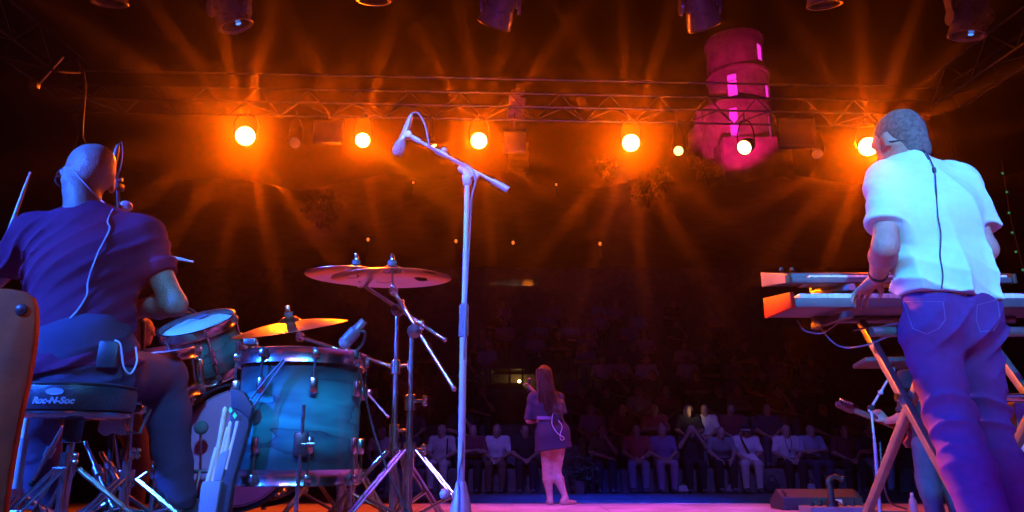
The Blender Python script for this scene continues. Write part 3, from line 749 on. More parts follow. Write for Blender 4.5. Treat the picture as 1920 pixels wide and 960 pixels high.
def cymbal(c, n, r, label, holes=0, cm=None):
    c = Vector(c); x, y, a = MB().frame(n); t = thing('cymbal', c, label, 'cymbal', 'cymbals of the drum kit'); Q = Matrix((x, y, a)).transposed().to_euler()
    prof = [(.008, .024), (.022, .022), (.038, .013), (.047, .002)] + [(.047 + (r - .047) * k / 22, .002 - .030 * (k / 22) ** 1.7 * r / .23) for k in range(1, 23)]
    b = MB(); seg = 120 if holes else 64; b.lathe(prof, (0, 0, 0), (0, 0, 1), seg); up = len(prof)
    if holes:
        keep = []
        for f in b.f:
            m = sum((Vector(b.v[i]) for i in f), Vector()) / 4
            if not any((m.xy - Vector((math.cos(q) * r * .68, math.sin(q) * r * .68))).length < r * .115 for q in [2 * math.pi * k / holes + .35 for k in range(holes)]): keep.append(f)
        b.f = keep
    k = len(b.v); b.v += [(v[0], v[1], v[2] - .0016) for v in b.v]; b.f += [tuple(i + k for i in reversed(f)) for f in b.f]
    e = (up - 1) * seg
    for j in range(seg): b.f.append((e + j, e + (j + 1) % seg, k + e + (j + 1) % seg, k + e + j))
    o = b.build('plate', cm or bz, None, smooth=50); o.parent = t; o.rotation_euler = Q
    MB().lathe([(0, .024), (.017, .024), (.018, .042), (0, .043)], c, a, 16).build('felt_washer', felt, t)
    w = MB(); w.lathe([(0, .043), (.010, .043), (.009, .062), (.004, .07), (0, .07)], c, a, 12)
    for q in (-1, 1): w.bbox(c + a * .062 + x * q * .014, (.016, .005, .016), .002, Matrix((x, y, a)).transposed())
    w.build('wing_nut', chrome, t)
    return t
C1, C2, C3 = V(667, 507, 3.02), V(735, 509, 2.84), V(543, 604, 3.02)
cymbal(C1, (.02, -.04, 1), .205, 'thin crash cymbal, lower left of the overlapping pair', cm=bz2)
cymbal(C2, (-.02, -.07, 1), .232, 'vented crash cymbal with round holes, right of the overlapping pair', 6, bz2)
cymbal(C3, (-.14, -.26, .96), .232, 'orange lit ride cymbal tilted above the floor tom')

def tripod(t, c, zf, zc, rad, n=3, ph=0.4, m=chrome, w=.022):
    """double braced tripod: collar at zc, feet on zf"""
    c = Vector((c[0], c[1], 0))
    for i in range(n):
        a = ph + 2 * math.pi * i / n; d = Vector((math.cos(a), math.sin(a), 0)); s = Vector((-d.y, d.x, 0))
        f = c + d * rad + Vector((0, 0, zf + .018)); top = c + d * .03 + Vector((0, 0, zc))
        b = MB()
        for q in (-1, 1): b.tube([top + s * q * w * .6, f + s * q * w * .6], .0065, 8)
        b.tube([top - s * w * .8, top + s * w * .8], .005, 6)
        lg = b.build('leg', m, t)
        low = c + d * .02 + Vector((0, 0, zf + .07)); mid = top.lerp(f, .55); bb = MB()
        for q in (-1, 1): bb.tube([low + s * q * w * .35, mid + s * q * w * .35], .005, 8)
        bb.tube([mid - s * w * .9, mid + s * w * .9], .005, 6); bb.build('brace', m, lg)
        MB().ball(f + d * .006, .017, 10, (1, 1, 1)).build('rubber_foot', rubber, lg)
    MB().lathe([(.014, -.025), (.024, -.025), (.024, .03), (.014, .03)], c + Vector((0, 0, zc)), n=16, closed=True).build('collar', m, t)
def wing(t, p, d, m=chrome, s=1.0):
    p = Vector(p); d = Vector(d).normalized(); u = Vector((0, 0, 1))
    b = MB().tube([p, p + d * .035 * s], .006 * s, 8); b.ball(p + d * .04 * s + u * .010 * s, .010 * s, 8); b.ball(p + d * .04 * s - u * .010 * s, .010 * s, 8); b.build('wing_screw', m, t)
def cymbal_stand(base, top, b0, b1, cym, label, ph=.4, rad=.30, clamps=(.45, .75), fx=0):
    base = Vector(base); top = Vector(top); t = thing('cymbal_stand', (base.x, base.y, RZ), label, 'cymbal stand', 'cymbal stands of the drum kit')
    base = Vector((base.x, base.y, RZ + .06)); L = top - base
    MB().tube([base, base + L * clamps[0]], .0150, 12).build('lower_tube', chrome, t)
    MB().tube([base + L * clamps[0], base + L * clamps[1]], .0122, 12).build('middle_tube', chrome, t)
    MB().tube([base + L * clamps[1], top], .0095, 12).build('upper_tube', chrome, t)
    for k in clamps:
        p = base + L * k; MB().lathe([(.010, -.03), (.021, -.03), (.021, .022), (.010, .026)], p, L, 16, closed=True).build('height_clamp', chrome, t); wing(t, p + Vector((.018, -.008, 0)), (1, -.3, 0))
    MB().tube([b0, b1], .0078, 10).build('boom_arm', chrome, t)
    d = (Vector(b1) - Vector(b0)).normalized(); k = Vector(b0) + d * (top - Vector(b0)).dot(d)
    MB().lathe([(0, -.02), (.026, -.018), (.026, .018), (0, .02)], (top + k) / 2, (0, 1, 0.1), 18).build('boom_tilter', chrome, t)
    MB().tube([top, k], .012, 8).build('boom_joint', chrome, t); wing(t, k + Vector((.01, -.03, .0)), (.4, -1, .1))
    MB().ball(b1, .0105, 10).build('boom_tip', chrome, t)
    b = MB().tube([b0, Vector(b0).lerp(cym, .5), cym], .0045, 8); b.ball(b0, .02, 10); b.build('cymbal_tilter', chrome, t)
    wing(t, Vector(b0) + Vector((.0, -.018, 0)), (.2, -1, 0), s=.8)
    tripod(t, base, RZ, RZ + .30, rad, ph=ph)
    return t
cymbal_stand(V(737, 935, 3.02), V(745, 585, 3.02), V(676, 531, 3.02), V(834, 637, 2.99), C1, 'tall chrome cymbal stand carrying the thin crash cymbal', ph=.9, clamps=(.4, .72))
cymbal_stand(V(765, 950, 2.82), V(772, 625, 2.82), V(738, 546, 2.84), V(851, 729, 2.78), C2, 'tall chrome cymbal stand carrying the vented crash, boom end hanging low', ph=-.35, clamps=(.36, .62))
cymbal_stand(V(640, 900, 3.1), V(645, 660, 3.1), V(563, 632, 3.03), V(730, 686, 3.1), C3, 'chrome boom stand behind the floor tom carrying the ride cymbal', ph=1.6, rad=.26, clamps=(.3, .8))
# extra boom rod behind the tom
hs = thing('hardware_rod', V(690, 745, 3.3), 'short angled chrome rod clamped behind the floor tom', 'rod')
MB().tube([V(672, 718, 3.3), V(728, 782, 3.25)], .008, 8).build('rod', chrome, hs); MB().tube([V(672, 718, 3.3), (V(672, 718, 3.3).x, 3.3, RZ)], .011, 8).build('post', chrome, hs)
MB().bbox(V(690, 738, 3.29), (.035, .03, .035), .006).build('clamp', chrome, hs); MB().lathe([(0, 0), (.09, 0), (.09, .015), (.012, .03)], (V(672, 718, 3.3).x, 3.3, RZ), n=20).build('base', dkmetal, hs)

# drum throne
TC = V(146, 748, 2.50)
thr = thing('drum_throne', (TC.x, TC.y, RZ), 'round dark padded drum stool with chrome tripod under the drummer', 'stool')
vinyl = mat('throne_vinyl', (.035, .032, .045), .38, noise=.2, nscale=30, bump=.2, bscale=120)
st = MB().lathe([(0, -.046), (.15, -.046), (.168, -.042), (.175, -.025), (.176, .02), (.172, .036), (.158, .044), (.08, .047), (0, .048)], TC, n=48).build('seat', vinyl, thr)
MB().lathe([(.170, .030), (.178, .034), (.178, .038), (.168, .041)], TC, n=48, closed=True).build('piping', blackpl, st)
prt = mat('seat_print', (.33, .33, .42), .5)
def text_on(name, s, size, M, m, parent, depth=.0008, bend=None, off=0):
    cu = bpy.data.curves.new('t', 'FONT'); cu.body = s; cu.size = size; cu.extrude = depth; cu.align_x = 'CENTER'; cu.align_y = 'CENTER'; cu.offset = off; cu.shear = .25
    o = bpy.data.objects.new('t', cu); COL.objects.link(o); dg = bpy.context.evaluated_depsgraph_get(); me = bpy.data.meshes.new_from_object(o.evaluated_get(dg))
    bpy.data.objects.remove(o); bpy.data.curves.remove(cu)
    vs = [v.co.copy() for v in me.vertices]; fs = [tuple(p.vertices) for p in me.polygons]; bpy.data.meshes.remove(me)
    b = MB(); b.add([(bend(v) if bend else M @ v) for v in vs], fs); return b.build(name, m, parent, smooth=0)
def on_seat(a0):
    def f(v):
        a = R(-90) + a0 + v.x / .176; r = .1775 + v.z; return (TC.x + math.cos(a) * r, TC.y + math.sin(a) * r, TC.z + v.y)
    return f
text_on('seat_lettering', 'Roc-N-Soc', .027, None, prt, st, bend=lambda v: on_seat(.12)(Vector((v.x, v.y - .018, v.z))), off=.0012)
b = MB(); vs = []
for k in range(25): a = 2 * math.pi * k / 24; vs.append(on_seat(.14)(Vector((math.cos(a) * .026, .010 + math.sin(a) * .011, 0))))
b.add(vs[:-1], [tuple(range(24))]); b.build('seat_emblem', prt, st, smooth=0)
b = MB().lathe([(0, -.066), (.15, -.062), (.165, -.054), (.165, -.048), (0, -.048)], TC, n=40); b.build('seat_plate', chrome, thr)
MB().lathe([(0, -.14), (.028, -.14), (.03, -.07), (.06, -.064)], TC, n=20).build('seat_hub', dkmetal, thr)
MB().tube([TC - Vector((0, 0, .07)), (TC.x, TC.y, RZ + .22)], .0125, 10).build('upper_post', chrome, thr)
MB().tube([(TC.x, TC.y, RZ + .26), (TC.x, TC.y, RZ + .05)], .0185, 12).build('lower_post', chrome, thr)
MB().lathe([(.014, -.02), (.026, -.02), (.026, .02), (.014, .02)], (TC.x, TC.y, RZ + .27), n=16, closed=True).build('post_clamp', chrome, thr); wing(thr, (TC.x + .02, TC.y - .02, RZ + .27), (.7, -.7, 0))
tripod(thr, TC, RZ, RZ + .24, .30, ph=2.4, w=.03)

# hi-hat stand, snare stand, pedals and clutter round the drummer's feet
hh = thing('hihat_stand', V(236, 950, 2.75), 'chrome hi-hat stand post beside the stool', 'cymbal stand')
hb_ = V(232, 950, 2.75); hb_.z = RZ
MB().tube([hb_, V(240, 850, 2.75)], .0165, 12).build('lower_tube', chrome, hh); MB().tube([V(240, 850, 2.75), V(246, 765, 2.75)], .011, 12).build('upper_tube', chrome, hh)
MB().lathe([(.012, -.02), (.025, -.02), (.025, .02), (.012, .02)], V(240, 850, 2.75), n=16, closed=True).build('clamp', chrome, hh); wing(hh, V(243, 850, 2.74), (1, -.4, 0)); tripod(hh, hb_, RZ, RZ + .2, .26, ph=.2)
MB().bbox(V(248, 768, 2.75), (.09, .05, .03), .006).build('basket_hub', chrome, hh); MB().tube([V(225, 772, 2.72), V(238, 810, 2.72), V(262, 812, 2.74), V(282, 768, 2.78)], .006, 8).build('basket_arm', chrome, hh)
sn = thing('snare_stand', V(292, 930, 3.05), 'low chrome tripod snare stand under the snare drum', 'stand'); sb = V(288, 930, 3.03); sb.z = RZ
MB().tube([sb, (sb.x, sb.y, RZ + .38)], .013, 10).build('post', chrome, sn)
for k in range(3):
    a = .6 + k * 2.09; e = sh - sa * .155 + Vector((math.cos(a) * .15, math.sin(a) * .15, -math.cos(a) * .0)); MB().tube([(sb.x, sb.y, RZ + .38), e - Vector((0, 0, .03)), e + Vector((0, 0, .01))], .006, 8).build('basket_arm', chrome, sn)
tripod(sn, sb, RZ, RZ + .22, .27, ph=1.2); wing(sn, (sb.x, sb.y - .02, RZ + .25), (.3, -1, 0))
def pedal(px, py, Y, rot, label):
    c = V(px, py, Y); c.z = RZ; t = thing('foot_pedal', c, label, 'pedal', 'foot pedals'); M = Matrix.Rotation(rot, 3, 'Z')
    q = lambda x, y, z: c + M @ Vector((x, y, z))
    MB().bbox(q(0, 0, .008), (.11, .34, .012), .004, M).build('base_plate', dkmetal, t)
    fb = MB(); fb.bbox(q(0, -.03, .07), (.085, .29, .012), .004, M @ Matrix.Rotation(.32, 3, 'X')); fb.build('footboard', alum, t)
    for s in (-1, 1): MB().tube([q(s * .055, .13, .01), q(s * .055, .13, .22)], .008, 8).build('upright', chrome, t)
    MB().tube([q(-.07, .13, .22), q(.07, .13, .22)], .008, 8).build('axle', chrome, t)
    MB().tube([q(0, .13, .22), q(0, .07, .37)], .005, 8).build('beater_rod', chrome, t); MB().ball(q(0, .07, .39), .028, 12).build('beater', felt, t)
    MB().tube([q(0, .12, .22), q(0, .08, .13)], .007, 6).build('chain', chrome, t)
    for s in (-1, 1): MB().tube([q(s * .05, .13, .2), q(s * .05, .09, .02)], .007, 8).build('spring', chrome, t)
pedal(352, 960, 3.0, .15, 'bass drum pedal under the drummer\'s shoe'); pedal(165, 965, 2.95, -.25, 'hi-hat pedal behind the stool legs')
for i, (a, b_, lab) in enumerate((((160, 830, 2.85), (215, 958, 2.7), 'slanting chrome stand leg nearest the stool post'), ((190, 850, 2.9), (228, 915, 2.75), 'shorter slanting chrome rod beside the stool post'), ((118, 800, 2.9), (60, 905, 2.9), 'thin chrome rod leaning left behind the stool'))):
    t = thing('hardware_rod', V(*b_), lab, 'rod'); q0, q1 = V(*a), V(*b_); q1.z = max(q1.z, RZ + .012)
    MB().tube([q0, q1], .0085, 10).build('rod', chrome, t); MB().lathe([(.009, -.02), (.018, -.02), (.018, .02), (.009, .02)], q0.lerp(q1, .45), q1 - q0, 12, closed=True).build('clamp', chrome, t); MB().ball(q1, .013, 8).build('rubber_tip', rubber, t)
ms = thing('tube_stand', V(30, 960, 2.6), 'pale tube of a small stand between the wooden panel and the stool', 'stand'); q0, q1 = V(52, 770, 2.7), V(33, 900, 2.7)
MB().tube([V(58, 735, 2.7), q0, q1], .011, 10).build('upper_tube', white, ms); MB().tube([q0.lerp(q1, .4), (q1.x, q1.y, RZ)], .016, 10).build('lower_tube', mat('grey_paint', (.4, .4, .44), .4), ms)
tripod(ms, (q1.x, q1.y), RZ, RZ + .14, .2, ph=.7)
# white towel on the hi-hat stand clutter
tw = Sdf()
for k in range(7): tw.ecap(V(196 + k * 8, 778 + (k % 2) * 3, 2.95), V(190 + k * 8.5, 806 + 7 * math.sin(k * 1.7), 2.95), .014, .01, k=.02)
tag(tw.mesh('towel', .006, mat('towel', (.6, .58, .58), .95, bump=.6, bscale=300)), 'small white towel hung behind the drum stool', 'towel')
# a pipe that carries the towel
# stick bag on the floor tom
BGY = 2.36
bg = thing('stick_bag', V(420, 955, BGY), 'dark drumstick bag full of sticks hung on the floor tom', 'bag')
bgm = mat('bag_nylon', (.03, .03, .045), .6, bump=.3, bscale=150, noise=.2); bg2 = mat('bag_lining', (.22, .23, .28), .7, bump=.2, bscale=120, noise=.15)
MB().prism([V(x, y, BGY) for x, y in ((432, 728), (452, 735), (470, 758), (466, 800), (452, 850), (436, 905), (424, 985), (402, 985), (416, 905), (430, 830))], (0, .035, 0)).build('back_panel', bgm, bg, bevel=.006)
MB().prism([V(x, y, BGY - .012) for x, y in ((378, 903), (414, 902), (400, 990), (366, 990))], (0, .03, 0)).build('front_pocket', bg2, bg, bevel=.005)
MB().prism([V(x, y, BGY - .004) for x, y in ((412, 850), (430, 842), (415, 902), (399, 902))], (0, .022, 0)).build('inner_pocket', bg2, bg, bevel=.004)
MB().prism([V(x, y, BGY - .006) for x, y in ((430, 726), (456, 734), (474, 762), (468, 788), (448, 770), (434, 765))], (0, .03, 0)).build('top_flap', bgm, bg, bevel=.006)
stm = mat('stick_maple', (.62, .50, .36), .45, noise=.15, nscale=20)
for (x0, y0, x1, y1, r) in ((423, 763, 398, 910, .0078), (434, 790, 412, 910, .0075), (447, 788, 424, 880, .0075), (409, 838, 388, 915, .010), (428, 800, 404, 905, .007)):
    a, b_ = V(x0, y0, BGY + .006), V(x1, y1, BGY + .006); d = (b_ - a)
    MB().tube([a, a + d * .03, a + d * .06, b_], [r * .6, r, r, r], 10).build('bagged_stick', stm, bg)
for (x, y) in ((432, 769), (440, 779)): MB().prism([V(x - 4, y, BGY - .009), V(x, y - 6, BGY - .009), V(x + 4, y, BGY - .009), V(x, y + 6, BGY - .009)], (0, .002, 0)).build('green_tag', mat('green_tag', (.05, .8, .2), .5, emit=(.02, .7, .12), estr=.25), bg, smooth=0)  # tags are no lamps; a faint glow is added to their green
MB().tube(curve([V(462, 760, BGY), V(500, 710, 2.37), V(533, 672, 2.375)], 5), .003, 6).build('hanging_cord', cablem, bg); MB().tube(curve([V(470, 770, BGY), V(505, 718, 2.37), V(535, 676, 2.375)], 5), .003, 6).build('hanging_cord', cablem, bg)

# microphones on the drums
mgrey = mat('mic_body', (.13, .13, .15), .35, .4); mesh_g = mat('mic_grille', (.25, .25, .28), .4, .7, bump=.6, bscale=400)
def clip_mic(a, b, r, foot, label):
    a = Vector(a); b = Vector(b); t = thing('clip_microphone', foot, label, 'microphone', 'clip microphones on the drums'); d = (b - a).normalized()
    L = (b - a).length
    MB().lathe([(0, 0), (r * .9, .003), (r, .02), (r, L * .55), (r * .72, L * .62), (r * .62, L), (0, L)], a, d, 18).build('body', mgrey, t); MB().ball(a + d * .008, r * 1.03, 14).build('grille', mesh_g, t)
    m = a.lerp(b, .5); f = Vector(foot); MB().tube(curve([m, m + Vector((.035, 0, -.0)), (f.x + .03, f.y, (f.z + m.z) / 2), f], 5), .0055, 8).build('bracket', blackpl, t)
    MB().bbox(f, (.03, .03, .03), .005).build('rim_clamp', blackpl, t)
clip_mic(V(645, 645, 2.5), V(683, 601, 2.5), .022, V(662, 664, 2.52), 'slim drum microphone clipped over the floor tom rim')
clip_mic(V(345, 586, 3.42), V(318, 566, 3.42), .024, V(352, 592, 3.44), 'stubby drum microphone clipped at the back of the teal tom')
t = thing('clip_microphone', V(478, 655, 3.25), 'boxy microphone and clamp between the teal tom and the ride cymbal', 'microphone'); MB().bbox(V(470, 641, 3.25), (.055, .04, .03), .008).build('body', mgrey, t); MB().tube([V(482, 640, 3.25), V(484, 668, 3.25)], .007, 8).build('stem', chrome, t); MB().tube([V(446, 640, 3.25), V(446, 690, 3.28)], .009, 8).build('mount_arm', chrome, t)
for k, pts in enumerate((((664, 664, 2.52), (680, 720, 2.6), (698, 800, 2.7), (726, 880, 2.75), (760, 950, 2.8), (790, 985, 2.85)),)):
    tag(MB().tube(curve([V(*p) for p in pts], 6), .0045, 8).build('microphone_cable', cablem), 'thin cable running down from the floor tom microphone past the stands', 'cable')
fl = thing('floor_cables', V(600, 950, 3.0), 'tangle of cables on the riser floor under the toms', 'cable')
for k in range(7):
    pts = []; x = rnd.uniform(-1.7, -.6); y = rnd.uniform(2.7, 3.5)
    for q in range(7): pts.append((x, y, RZ + .006 + .004 * k)); x += rnd.uniform(-.16, .2); y += rnd.uniform(-.16, .16)
    MB().tube(curve(pts, 5), .0045, 6).build('cable', cablem, fl)

# loose sticks in play
def stick(a, b, label):
    a = Vector(a); b = Vector(b); d = (b - a).normalized(); L = (b - a).length; t = MB()
    t.lathe([(0, 0), (.006, .001), (.0075, .008), (.0075, L * .72), (.0042, L * .955), (.0035, L * .965), (.0058, L * .98), (.005, L * .995), (0, L)], a, d, 12)
    return tag(t.build('drumstick', mat('played_stick', (.66, .58, .46), .4, noise=.1, nscale=30)), label, 'drumstick', 'drumsticks in play')

# ================================================================ microphone stands
hall = mat('stand_grey', (.52, .50, .54), .38, .15, noise=.12, nscale=30)
grip = mat('grip_grey', (.22, .22, .26), .6, bump=.8, bscale=350)
MY = 2.1
mst = thing('microphone_stand', (V(862, 950, MY).x, MY, 0), 'tall grey boom microphone stand in the middle of the stage', 'microphone stand')
B0 = Vector((V(862, 950, MY).x, MY, 0.0)); T0 = V(876, 345, MY); hub = V(864, 935, MY)
MB().tube([hub - Vector((0, 0, .09)), V(869.5, 600, MY)], .0102, 14).build('lower_tube', hall, mst)
MB().tube([V(869.5, 600, MY), T0], .0076, 14).build('upper_tube', hall, mst)
MB().lathe([(.009, -.062), (.0145, -.06), (.0135, .0), (.0145, .028), (.010, .034)], V(869.7, 592, MY), T0 - hub, 18, closed=True).build('clutch', grip, mst)
MB().lathe([(.012, .045), (.014, .04), (.019, .02), (.026, -.01), (.031, -.05), (.032, -.075), (.012, -.075)], hub, n=20, closed=True).build('tripod_hub', hall, mst)
MB().ball(hub + Vector((-.042, -.01, .012)), .015, 10).build('hub_screw', hall, mst)
for k in range(3):
    a = .5 + k * 2.094; f = B0 + Vector((math.cos(a) * .34, math.sin(a) * .34, .012)); l = MB().tube([hub + Vector((math.cos(a) * .02, math.sin(a) * .02, -.05)), f], .008, 8).build('leg', hall, mst); MB().ball(f, .014, 8).build('rubber_foot', rubber, l)
PV = V(879, 326, MY); bA, bB = V(764, 253, MY), V(953, 356, MY); bd = (bB - bA).normalized()
MB().lathe([(.009, -.0), (.014, .005), (.016, .03), (.012, .042), (0, .044)], T0 - Vector((0, 0, .005)), (0, 0, 1), 16).build('neck', hall, mst)
MB().lathe([(0, -.016), (.017, -.014), (.017, .014), (0, .016)], PV, (0, 1, 0), 18).build('pivot', hall, mst)
MB().bar(PV - bd * .035 + Vector((0, 0, .004)), PV + bd * .035 + Vector((0, 0, .004)), .026, .022).build('pivot_sleeve', hall, mst, bevel=.006)
MB().tube([bA, bB], .0058, 12).build('boom', hall, mst)
MB().tube([bB - bd * .055, bB], .0105, 14).build('counterweight', hall, mst)
MB().tube([bA + bd * .01, bA + bd * .045], .0085, 12).build('boom_collar', hall, mst); MB().tube([V(818, 283, MY), V(838, 293, MY)], .0085, 12).build('boom_knob', hall, mst)
MB().ball(V(833, 282, MY), .010, 10).build('knob', hall, mst)
mic = thing('microphone', V(765, 255, MY), 'pale vocal microphone hanging at the boom end', 'microphone'); m0, m1 = V(747, 281, MY), V(771, 216, MY); md = (m1 - m0).normalized(); ML = (m1 - m0).length
foam = mat('mic_foam', (.26, .24, .3), .85, bump=.8, bscale=260)
MB().lathe([(0, -.020), (.010, -.019), (.017, -.010), (.0185, .004), (.017, .018), (.013, .026), (.010, .028)], m0, md, 22).build('foam_ball', foam, mic)
MB().lathe([(.010, .026), (.0115, .03), (.0115, .05), (.0095, .055), (.0095, .075), (.0105, .078), (.0085, ML - .015), (.006, ML), (0, ML)], m0, md, 18).build('body', mat('mic_silver', (.4, .4, .44), .3, .7, bump=.4, bscale=120), mic)
MB().bbox(m0.lerp(m1, .45) + Vector((.012, 0, -.004)), (.022, .028, .022), .005).build('clip', hall, mic)
tag(MB().tube(curve([m1, V(774, 212, MY), V(785, 213, MY - .01), V(797, 235, MY - .015), V(803, 262, MY - .015), V(808, 276, MY - .012), V(850, 300, MY - .015), V(880, 312, MY - .03), V(892, 335, MY - .03), V(884, 372, MY - .02), V(881, 430, MY + .012), V(874, 560, MY - .016), V(871, 640, MY - .016), V(868, 760, MY + .014), V(866, 850, MY - .017), V(860, 930, MY - .04), (B0.x + .05, MY - .1, .01), (B0.x + .5, MY - .3, .006)], 6), .0030, 8).build('microphone_cable', mat('cable_grey', (.2, .2, .25), .5)), 'grey cable looping from the microphone and down its stand', 'cable')

# drummer's vocal mic on its boom
dm = thing('microphone', V(215, 300, 2.95), 'drummer\'s vocal microphone on a boom beside the bald head', 'microphone')
a, b_ = V(212, 312, 2.95), V(221, 272, 2.95); MB().tube([a, a.lerp(b_, .25), a.lerp(b_, .8), b_], [.010, .012, .0095, .006], 14).build('body', mgrey, dm)
MB().tube(curve([b_, V(228, 268, 2.95), V(230, 285, 2.95), V(227, 310, 2.95), V(221, 330, 2.95)], 5), .003, 6).build('cable', cablem, dm)
ds = thing('microphone_stand', (V(232, 700, 2.95).x, 2.95, RZ), 'black boom stand holding the drummer\'s vocal microphone', 'microphone stand')
MB().tube([V(214, 310, 2.95), V(221, 362, 2.95), V(224, 420, 2.97)], .0065, 8).build('boom', dkmetal, ds); MB().tube([V(224, 385, 2.98), (V(232, 700, 2.95).x, 2.98, RZ + .05)], .010, 8).build('post', dkmetal, ds)
MB().bbox(V(222, 350, 2.94), (.03, .05, .03), .006).build('pivot', dkmetal, ds); MB().tube([V(218, 337, 2.94), V(230, 337, 2.94)], .008, 8).build('knob', chrome, ds); tripod(ds, (V(232, 700, 2.95).x, 2.98), RZ, RZ + .15, .22, m=dkmetal)
MB().lathe([(0, -.012), (.022, -.010), (.026, 0), (.02, .010), (0, .012)], V(237, 386, 3.0), (.6, -.7, .2), 16).build('tilt_disc', mat('pale_disc', (.55, .55, .6), .4), ds)

# wooden panel in the near corner
wb = mat('board_wood', (.42, .085, .012), .75, noise=.3, nscale=9, bump=.2, bscale=50, spec=.12)
wp = thing('wooden_panel', V(20, 960, 1.62), 'brown wooden chair-back panel with rounded corner and bolt, in the near corner', 'chair')
pr = [(-120, 530), (20, 541), (48, 546), (61, 556), (66, 572), (68, 600), (65, 640), (53, 712), (38, 780), (20, 880), (10, 950), (0, 1100), (-120, 1100)]
MB().prism([V(x, y, 1.62) for x, y in pr], (-.012, .035, 0)).build('backrest', wb, wp, bevel=.006)
bo = MB().lathe([(0, .004), (.007, .004), (.008, .0035), (.0125, .003), (.0135, 0)], V(40, 581, 1.619), (0, -1, 0), 20).build('bolt', mat('bolt_bronze', (.12, .05, .04), .35, .7), wp)
for q in (-1, 1): MB().bbox((V(-40, 1000, 1.62).x + q * .03 - .02, 1.66, .17), (.035, .04, .36), .005).build('leg', wb, wp)

# ================================================================ keyboards
KX = 1.176
red = mat('red_lacquer', (.40, .003, .003), .6, spec=.15); kbody = mat('keyboard_grey', (.075, .075, .10), .45, noise=.12, nscale=20); kdark = mat('keyboard_dark', (.03, .03, .035), .45, bump=.15, bscale=120)
ivory = mat('white_key', (.78, .78, .76), .25); ebony = mat('black_key', (.015, .015, .017), .25)
def keyboard(name, label, X0, L, Y0, D, zf0, zf1, zb0, zb1, cheek, bodym, keyoff, nkeys=52):
    t = thing(name, (X0 + L / 2, Y0, zf0), label, 'keyboard'); X1 = X0 + L
    def wedge(xa, xb, y0, y1, a0, a1, c0, c1): return [(xa, y0, a0), (xb, y0, a0), (xb, y1, c0), (xa, y1, c0), (xa, y0, a1), (xb, y0, a1), (xb, y1, c1), (xa, y1, c1)]
    F = [(0, 1, 2, 3), (4, 7, 6, 5), (0, 4, 5, 1), (1, 5, 6, 2), (2, 6, 7, 3), (3, 7, 4, 0)]
    lipz = zf0 + (zf1 - zf0) * .62
    MB().add(wedge(X0 + .02, X1 - .02, Y0, Y0 + D, zf0, lipz, zb0, zb0 + (lipz - zf0)), F).build('body', bodym, t, bevel=.004)
    kd_ = .15; ym = Y0 + .012 + kd_
    zz = lambda y: zf1 + (zb1 - zf1) * (y - Y0) / D
    MB().add(wedge(X0 + .02, X1 - .02, ym + .004, Y0 + D - .003, lipz, zz(ym), zb0 + .01, zb1 - .004), F).build('control_panel', bodym, t, bevel=.004)
    for xa in (X0, X1 - .018): MB().add(wedge(xa, xa + .018, Y0 - .004, Y0 + D + .004, zf0 - .003, zf1, zb0 - .003, zb1), F).build('end_cheek', cheek, t, bevel=.004)
    kw = .0235; k0 = X0 + keyoff; wm = None; bm_ = None
    for i in range(nkeys):
        x = k0 + i * kw
        if x + kw > X1 - .02: break
        zt_ = zf1 - .004
        if wm is None:
            wm = MB().bbox((0, kd_ / 2, -.011), (kw - .0012, kd_, .022), .0015).build('white_key', ivory, None, smooth=30); o = wm
            bm_ = None
        else: o = copy_obj(wm)
        o.parent = t; o.location = Vector((x + kw / 2, Y0 + .006, zt_)) - t.location
        if i % 7 in (0, 1, 3, 4, 5):
            if bm_ is None: bm_ = MB().add([(-.005, .05, 0), (.005, .05, 0), (.005, kd_, 0), (-.005, kd_, 0), (-.004, .056, .011), (.004, .056, .011), (.004, kd_, .012), (-.004, kd_, .012)], F).build('black_key', ebony, None, smooth=0); o = bm_
            else: o = copy_obj(bm_)
            o.parent = t; o.location = Vector((x + kw, Y0 + .006, zt_)) - t.location
    return t
p = lambda px, py, f: VX(px, py, KX)
n0, n1, f0, f1 = VX(1483, 576, KX), VX(1483, 546, KX), VX(1434, 596, KX), VX(1432, 558, KX)
RK = keyboard('stage_piano', 'red ended stage piano on the lower tier of the stand', KX, 1.22, n0.y, f0.y - n0.y, n0.z, n1.z, f0.z, f1.z + .0, red, kbody, .045)
n0b, n1b, f0b, f1b = VX(1480, 528, KX), VX(1480, 510, KX), VX(1431, 535, KX), VX(1433, 505, KX)
orl = mat('grille_cheek', (.06, .045, .03), .5, .2)
UK = keyboard('synthesizer', 'slim grey synthesizer with ribbed end on the upper tier above the red piano', KX, .98, n0b.y + .02, f0b.y - n0b.y, n0b.z, n1b.z, f0b.z, f1b.z, orl, kbody, .10, 36)
for k in range(11):
    z0 = f0b.z + (f1b.z - f0b.z) * (k + .7) / 12; zn = n0b.z + (n1b.z - n0b.z) * (k + .7) / 12
    MB().bar((KX - .002, n0b.y + .03, zn), (KX - .002, f0b.y + .005, z0), .004, .0035, (1, 0, 0)).build('grille_rib', mat('rib_grey', (.16, .13, .10), .4), UK, smooth=0)
for k in range(2): MB().lathe([(0, 0), (.009, 0), (.0075, .014), (0, .015)], (KX + .07 + k * .05, f0b.y - .06, f1b.z - .012), n=12).build('knob', blackpl, UK)
for k in range(14): MB().lathe([(0, 0), (.009, 0), (.0075, .014), (0, .015)], (KX + .07 + k * .05, f0.y - .07, f1.z - .01), n=12).build('knob', blackpl, RK)

